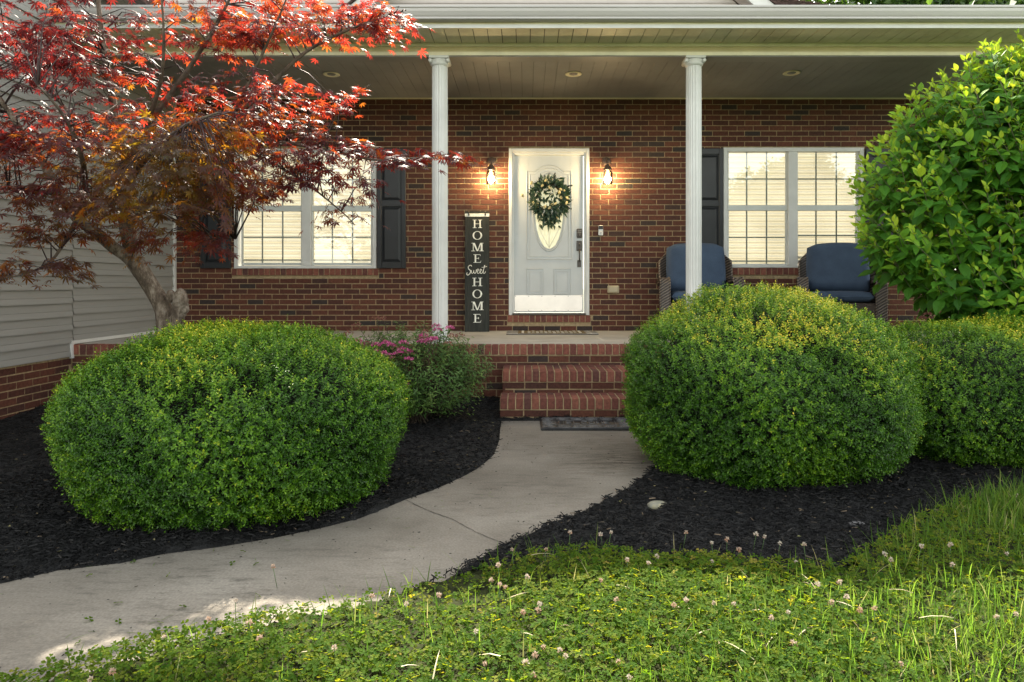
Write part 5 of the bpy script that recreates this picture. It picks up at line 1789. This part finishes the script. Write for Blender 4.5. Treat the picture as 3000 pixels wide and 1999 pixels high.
def spline(pts, per=7):
    P_ = [np.array(p, float) for p in pts]; Q = []
    for i in range(len(P_) - 1):
        p0, p1, p2, p3 = P_[max(i - 1, 0)], P_[i], P_[i + 1], P_[min(i + 2, len(P_) - 1)]
        for k in range(per):
            t = k / per
            Q.append(.5 * ((2 * p1) + (p2 - p0) * t + (2 * p0 - 5 * p1 + 4 * p2 - p3) * t ** 2 + (3 * p1 - p0 - 3 * p2 + p3) * t ** 3))
    Q.append(P_[-1]); return np.array(Q)
def limb_pts(pxs):
    return spline([tuple(wpt(px, py, Y)) + (r,) for (px, py, Y, r) in pxs])
LIMBS = [
    [(503, 1270, 5.35, .105), (498, 1080, 5.35, .085), (490, 975, 5.35, .078), (479, 906, 5.34, .066), (444, 842, 5.33, .062), (415, 797, 5.32, .064), (392, 762, 5.31, .066), (375, 735, 5.3, .05)],
    [(396, 768, 5.31, .055), (362, 745, 5.26, .045), (328, 722, 5.2, .042), (280, 680, 5.14, .04), (226, 640, 5.1, .038), (180, 570, 5.05, .033), (120, 470, 5.0, .027), (40, 350, 4.95, .02), (-60, 200, 4.9, .012), (-150, 60, 4.9, .006)],
    [(394, 765, 5.31, .056), (381, 715, 5.3, .054), (370, 660, 5.3, .05), (360, 590, 5.3, .044), (348, 480, 5.28, .036), (335, 330, 5.25, .028), (305, 150, 5.2, .02), (285, -20, 5.15, .014), (270, -160, 5.1, .006)],
    [(372, 670, 5.3, .042), (400, 625, 5.28, .038), (470, 555, 5.25, .034), (560, 470, 5.2, .029), (680, 350, 5.15, .024), (790, 250, 5.1, .018), (900, 150, 5.05, .013), (1040, 80, 5.0, .009), (1190, 30, 4.95, .004)],
    [(560, 470, 5.2, .024), (690, 428, 5.15, .02), (840, 420, 5.1, .015), (980, 445, 5.05, .011), (1110, 470, 5.0, .008), (1230, 462, 4.97, .005), (1350, 468, 4.95, .003)],
    [(350, 500, 5.28, .028), (430, 370, 5.2, .023), (540, 220, 5.1, .018), (630, 80, 5.0, .013), (700, -60, 4.95, .007)],
    [(226, 640, 5.1, .018), (195, 700, 4.95, .012), (150, 765, 4.8, .009), (95, 795, 4.7, .007), (20, 815, 4.6, .005), (-70, 835, 4.5, .003)],
    [(690, 428, 5.15, .014), (800, 480, 5.05, .01), (900, 540, 4.95, .007), (1000, 620, 4.88, .005), (1040, 660, 4.85, .003)],
    [(362, 600, 5.3, .022), (440, 620, 5.15, .014), (540, 660, 5.0, .010), (620, 690, 4.9, .007), (690, 700, 4.85, .004)],
    [(358, 570, 5.3, .03), (400, 500, 4.95, .024), (460, 430, 4.6, .018), (540, 370, 4.3, .012), (640, 330, 4.1, .006)],
    [(226, 640, 5.1, .026), (250, 540, 4.85, .02), (230, 430, 4.6, .015), (180, 330, 4.4, .01), (110, 250, 4.25, .005)],
    [(348, 480, 5.28, .024), (250, 380, 5.5, .018), (140, 260, 5.7, .012), (20, 130, 5.8, .007)],
    [(560, 470, 5.2, .02), (640, 400, 5.5, .016), (760, 300, 5.75, .011), (880, 230, 5.9, .006)],
    [(680, 350, 5.15, .016), (740, 220, 4.95, .011), (800, 90, 4.8, .008), (850, -30, 4.7, .004)],
    [(430, 370, 5.2, .018), (470, 240, 4.9, .013), (480, 110, 4.7, .009), (470, -40, 4.6, .005)],
    [(180, 570, 5.05, .02), (110, 560, 4.85, .014), (40, 560, 4.7, .009), (-60, 580, 4.6, .005)],
]
tr = MB(moff)
allp = []
thick = MB(moff)
for li, lb in enumerate(LIMBS):
    q = limb_pts(lb)
    tgt = tr if li < 3 else thick
    tgt.tube(q[:, :3], q[:, 3], 14 if li < 3 else 8)
    allp.append(q[:, :3] if li else q[-3:, :3])
allp = np.concatenate(allp)
# the cut stump beside the trunk, with its knot
q = limb_pts([(500, 1010, 5.33, .05), (512, 965, 5.30, .046), (523, 920, 5.28, .052), (529, 888, 5.27, .056), (524, 858, 5.26, .048), (520, 853, 5.26, .01)])
tr.tube(q[:, :3], q[:, 3] * (1 + .07 * np.sin(np.arange(len(q)) * 2.3)), 14)
kn = wpt(533, 880, 5.24)
tr.ball(kn, .036, .03, .042, 14, 10, 0, .85)
tr.ball(wpt(542, 906, 5.27), .028, .028, .035, 12, 8, 0, .85)
tr.ball(wpt(500, 868, 5.3), .03, .028, .05, 12, 8, 0, .8)
trunk = tr.build("trunk", [M_mbark], maple)
thick.build("branches", [paint("branch_bark", (.11, .085, .065), .8, .3, 15.0, .4)], maple)

# leaf sprays: (px, py, spread x, spread y, Y, spread Y, number)
REG = [(330, 230, 330, 170, 5.0, .4, 108), (120, 130, 200, 130, 4.9, .5, 70), (560, 120, 230, 110, 5.05, .35, 56), (800, 60, 200, 65, 5.0, .35, 62), (1010, 60, 140, 45, 5.0, .2, 34), (1160, 45, 65, 40, 4.97, .1, 13),
       (440, 430, 270, 110, 4.5, .3, 88), (170, 400, 190, 90, 4.8, .5, 60), (700, 300, 180, 80, 5.05, .45, 58), (870, 320, 130, 50, 5.1, .3, 22), (1000, 300, 60, 25, 5.1, .1, 7), (800, 440, 220, 60, 4.8, .25, 46),
       (1010, 440, 120, 30, 5.02, .15, 20), (1180, 455, 85, 28, 4.98, .08, 14), (1320, 465, 55, 20, 4.95, .05, 7), (640, 520, 170, 60, 4.55, .25, 30), (880, 540, 130, 40, 4.9, .2, 18), (1000, 610, 45, 30, 4.87, .05, 5), (1060, 530, 55, 20, 4.9, .08, 6), (450, 560, 200, 65, 4.5, .3, 46),
       (560, 420, 140, 80, 4.25, .15, 24), (250, 560, 130, 60, 4.85, .35, 34), (80, 560, 110, 45, 4.75, .25, 18), (200, 680, 110, 36, 4.9, .2, 15), (100, 780, 110, 28, 4.65, .12, 15), (0, 800, 60, 25, 4.55, .1, 5), (520, 690, 130, 35, 4.95, .2, 22), (640, 700, 55, 25, 4.87, .1, 6), 
       (-150, 250, 130, 260, 4.9, .5, 50), (300, -130, 350, 110, 4.9, .5, 70), (760, -80, 160, 60, 4.9, .4, 20), (90, 690, 60, 25, 4.7, .1, 5), (900, 480, 120, 30, 5.0, .2, 14), (30, 430, 90, 60, 4.8, .3, 16), (760, 600, 110, 30, 4.85, .2, 9)]
PP, DD, NN, LL, RV, TV = [], [], [], [], [], []
tw = MB(moff)
for (cx_, cy_, sx_, sy_, Yc, sY, cnt) in REG:
    for i in range(int(cnt * .64)):
        while True:
            g = rng.normal(0, .62, 2)
            if abs(g[0]) < 1.15 and abs(g[1]) < 1.1: break
        Y = Yc + rng.uniform(-1, 1) * sY
        px, py = cx_ + g[0] * sx_, cy_ + g[1] * sy_
        if abs(px - 560) < 230 and 90 < py < 300 and Y > 4.6 and rng.random() < .42: continue
        c = np.array(wpt(px, py, Y))
        d2 = np.linalg.norm(allp - c, axis=1) + .25 * np.maximum(0, allp[:, 2] - c[2] + .1)
        j = int(np.argmin(d2)); b0 = allp[j]
        v_ = c - b0; dist = np.linalg.norm(v_)
        mid = b0 + v_ * .5 + np.array([0, 0, .06 * dist + .02]) + rng.normal(0, .02, 3)
        tw.tube([b0, mid, c], [.0045 + .004 * min(dist, 1), .0035, .0018], 4)
        outw = v_ / max(dist, .05)
        outw = outw * np.array([1, 1, .3]) + rng.normal(0, .25, 3) * np.array([1, 1, .3]) + np.array([.15, -.05, 0])
        outw /= np.linalg.norm(outw)
        side = np.cross(outw, (0, 0, 1)); side /= max(np.linalg.norm(side), .01)
        rad = rng.uniform(.11, .20)
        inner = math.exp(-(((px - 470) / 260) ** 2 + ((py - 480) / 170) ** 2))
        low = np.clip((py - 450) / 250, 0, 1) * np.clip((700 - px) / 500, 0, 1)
        left_shade = np.clip((620 - px) / 450, 0, 1) * np.clip((420 - py) / 150, 0, 1)      # darkens leaf colour to imitate shade on the upper left
        tone = np.clip(.27 - .22 * left_shade + .62 * inner * (1 - left_shade) + .30 * low + rng.normal(0, .09), 0, 1)
        nl = int(rng.integers(12, 20))
        for k in range(nl):
            t = rng.uniform(-.55, 1.0)
            w_ = rng.normal(0, .55)
            p = c + outw * rad * t + side * rad * w_ + np.array([0, 0, -.35 * rad * (t * .5 + abs(w_)) + rng.normal(0, .018)])
            d = outw * (.6 + .5 * t) + side * (w_ * 1.3 + rng.normal(0, .35)) + np.array([0, 0, -.42 + rng.normal(0, .28)])
            PP.append(p); DD.append(d)
            NN.append(np.array([rng.normal(0, .33), rng.normal(-.08, .33), 1.0]))
            LL.append(rng.uniform(.036, .07))
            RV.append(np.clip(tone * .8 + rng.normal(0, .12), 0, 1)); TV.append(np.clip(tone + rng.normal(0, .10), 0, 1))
        for k in range(2):
            e = c + outw * rad * rng.uniform(.5, 1) + side * rad * rng.normal(0, .5) + np.array([0, 0, -.04])
            tw.tube([c, e], [.0018, .001], 3)
M_maple = leaf_mat("maple_leaf", [(0, (.042, .022, .028)), (.45, (.036, .022, .024)), (1, (.028, .030, .015))],
                   [(0, (.26, .022, .025)), (.14, (.46, .04, .03)), (.28, (.88, .075, .04)), (.45, (.92, .20, .025)), (.68, (.92, .44, .02)), (1, (.80, .56, .03))], trans=.30, rough=.48, spec=.15)
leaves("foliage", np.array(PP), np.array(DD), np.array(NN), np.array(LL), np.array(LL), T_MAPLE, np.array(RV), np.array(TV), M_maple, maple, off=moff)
tw.build("twigs", [M_mtwig], maple)

# ------------------------------------------------------------------ trees beyond the house
M_far = leaf_mat("far_leaf", [(0, (.016, .045, .012)), (.6, (.04, .085, .02)), (1, (.085, .13, .03))], [(0, (.08, .2, .02)), (1, (.2, .32, .04))], trans=.3, rough=.5)
M_farb = paint("far_bark", (.08, .06, .045), .9, .3, 8.0)
rng = np.random.default_rng(5)
for (X, Y, H, rx, label) in ((9.6, 13.2, 5.2, 1.9, "dark green tree added past the porch end to block the sky behind the tall shrub"), (11.8, 23, 12.6, 2.6, "dark green tree beyond the shingle roof, leftmost at the top edge"), (14.2, 24, 12.7, 2.4, "pale green tree beyond the gutter, middle of the group behind the roof"),  # first tree is added only to block open sky behind the shrub
                             (17.6, 25, 13.2, 2.2, "loose green tree right of the bright sky gap beyond the roof")):
    t = thing("tree", label, "tree", (X, Y, 0), 0, "trees beyond the house roof")
    m = MB((X, Y, 0)); m.tube([(X, Y, -.1), (X + .1, Y, H * .4), (X, Y, H * .9)], [.22, .16, .05], 9)
    cl = []
    for k in range(46):
        a = rng.uniform(0, 6.28); zz = H * rng.uniform(.55, .98)
        rr = rx * math.sqrt(max(.05, 1 - ((zz / H - .68) / .36) ** 2)) * rng.uniform(.4, 1)
        e = np.array([X + rr * math.cos(a), Y + rr * math.sin(a), zz])
        m.tube([(X, Y, zz - .7), e], [.05, .015], 5); cl.append(e)
    m.build("trunk", [M_farb], t)
    P = np.concatenate([e + rng.normal(0, 1, (330, 3)) * np.array([.6, .6, .4]) for e in cl])
    n = len(P)
    leaves("crown", P, rng.normal(0, 1, (n, 3)), rng.normal(0, 1, (n, 3)) + np.array([0, 0, .8]), rng.uniform(.16, .34, n), rng.uniform(.1, .18, n), T_OVAL, np.clip(rng.normal(.45 + .12 * (X > 13), .25, n), 0, 1), rng.random(n), M_far, t, off=(X, Y, 0))
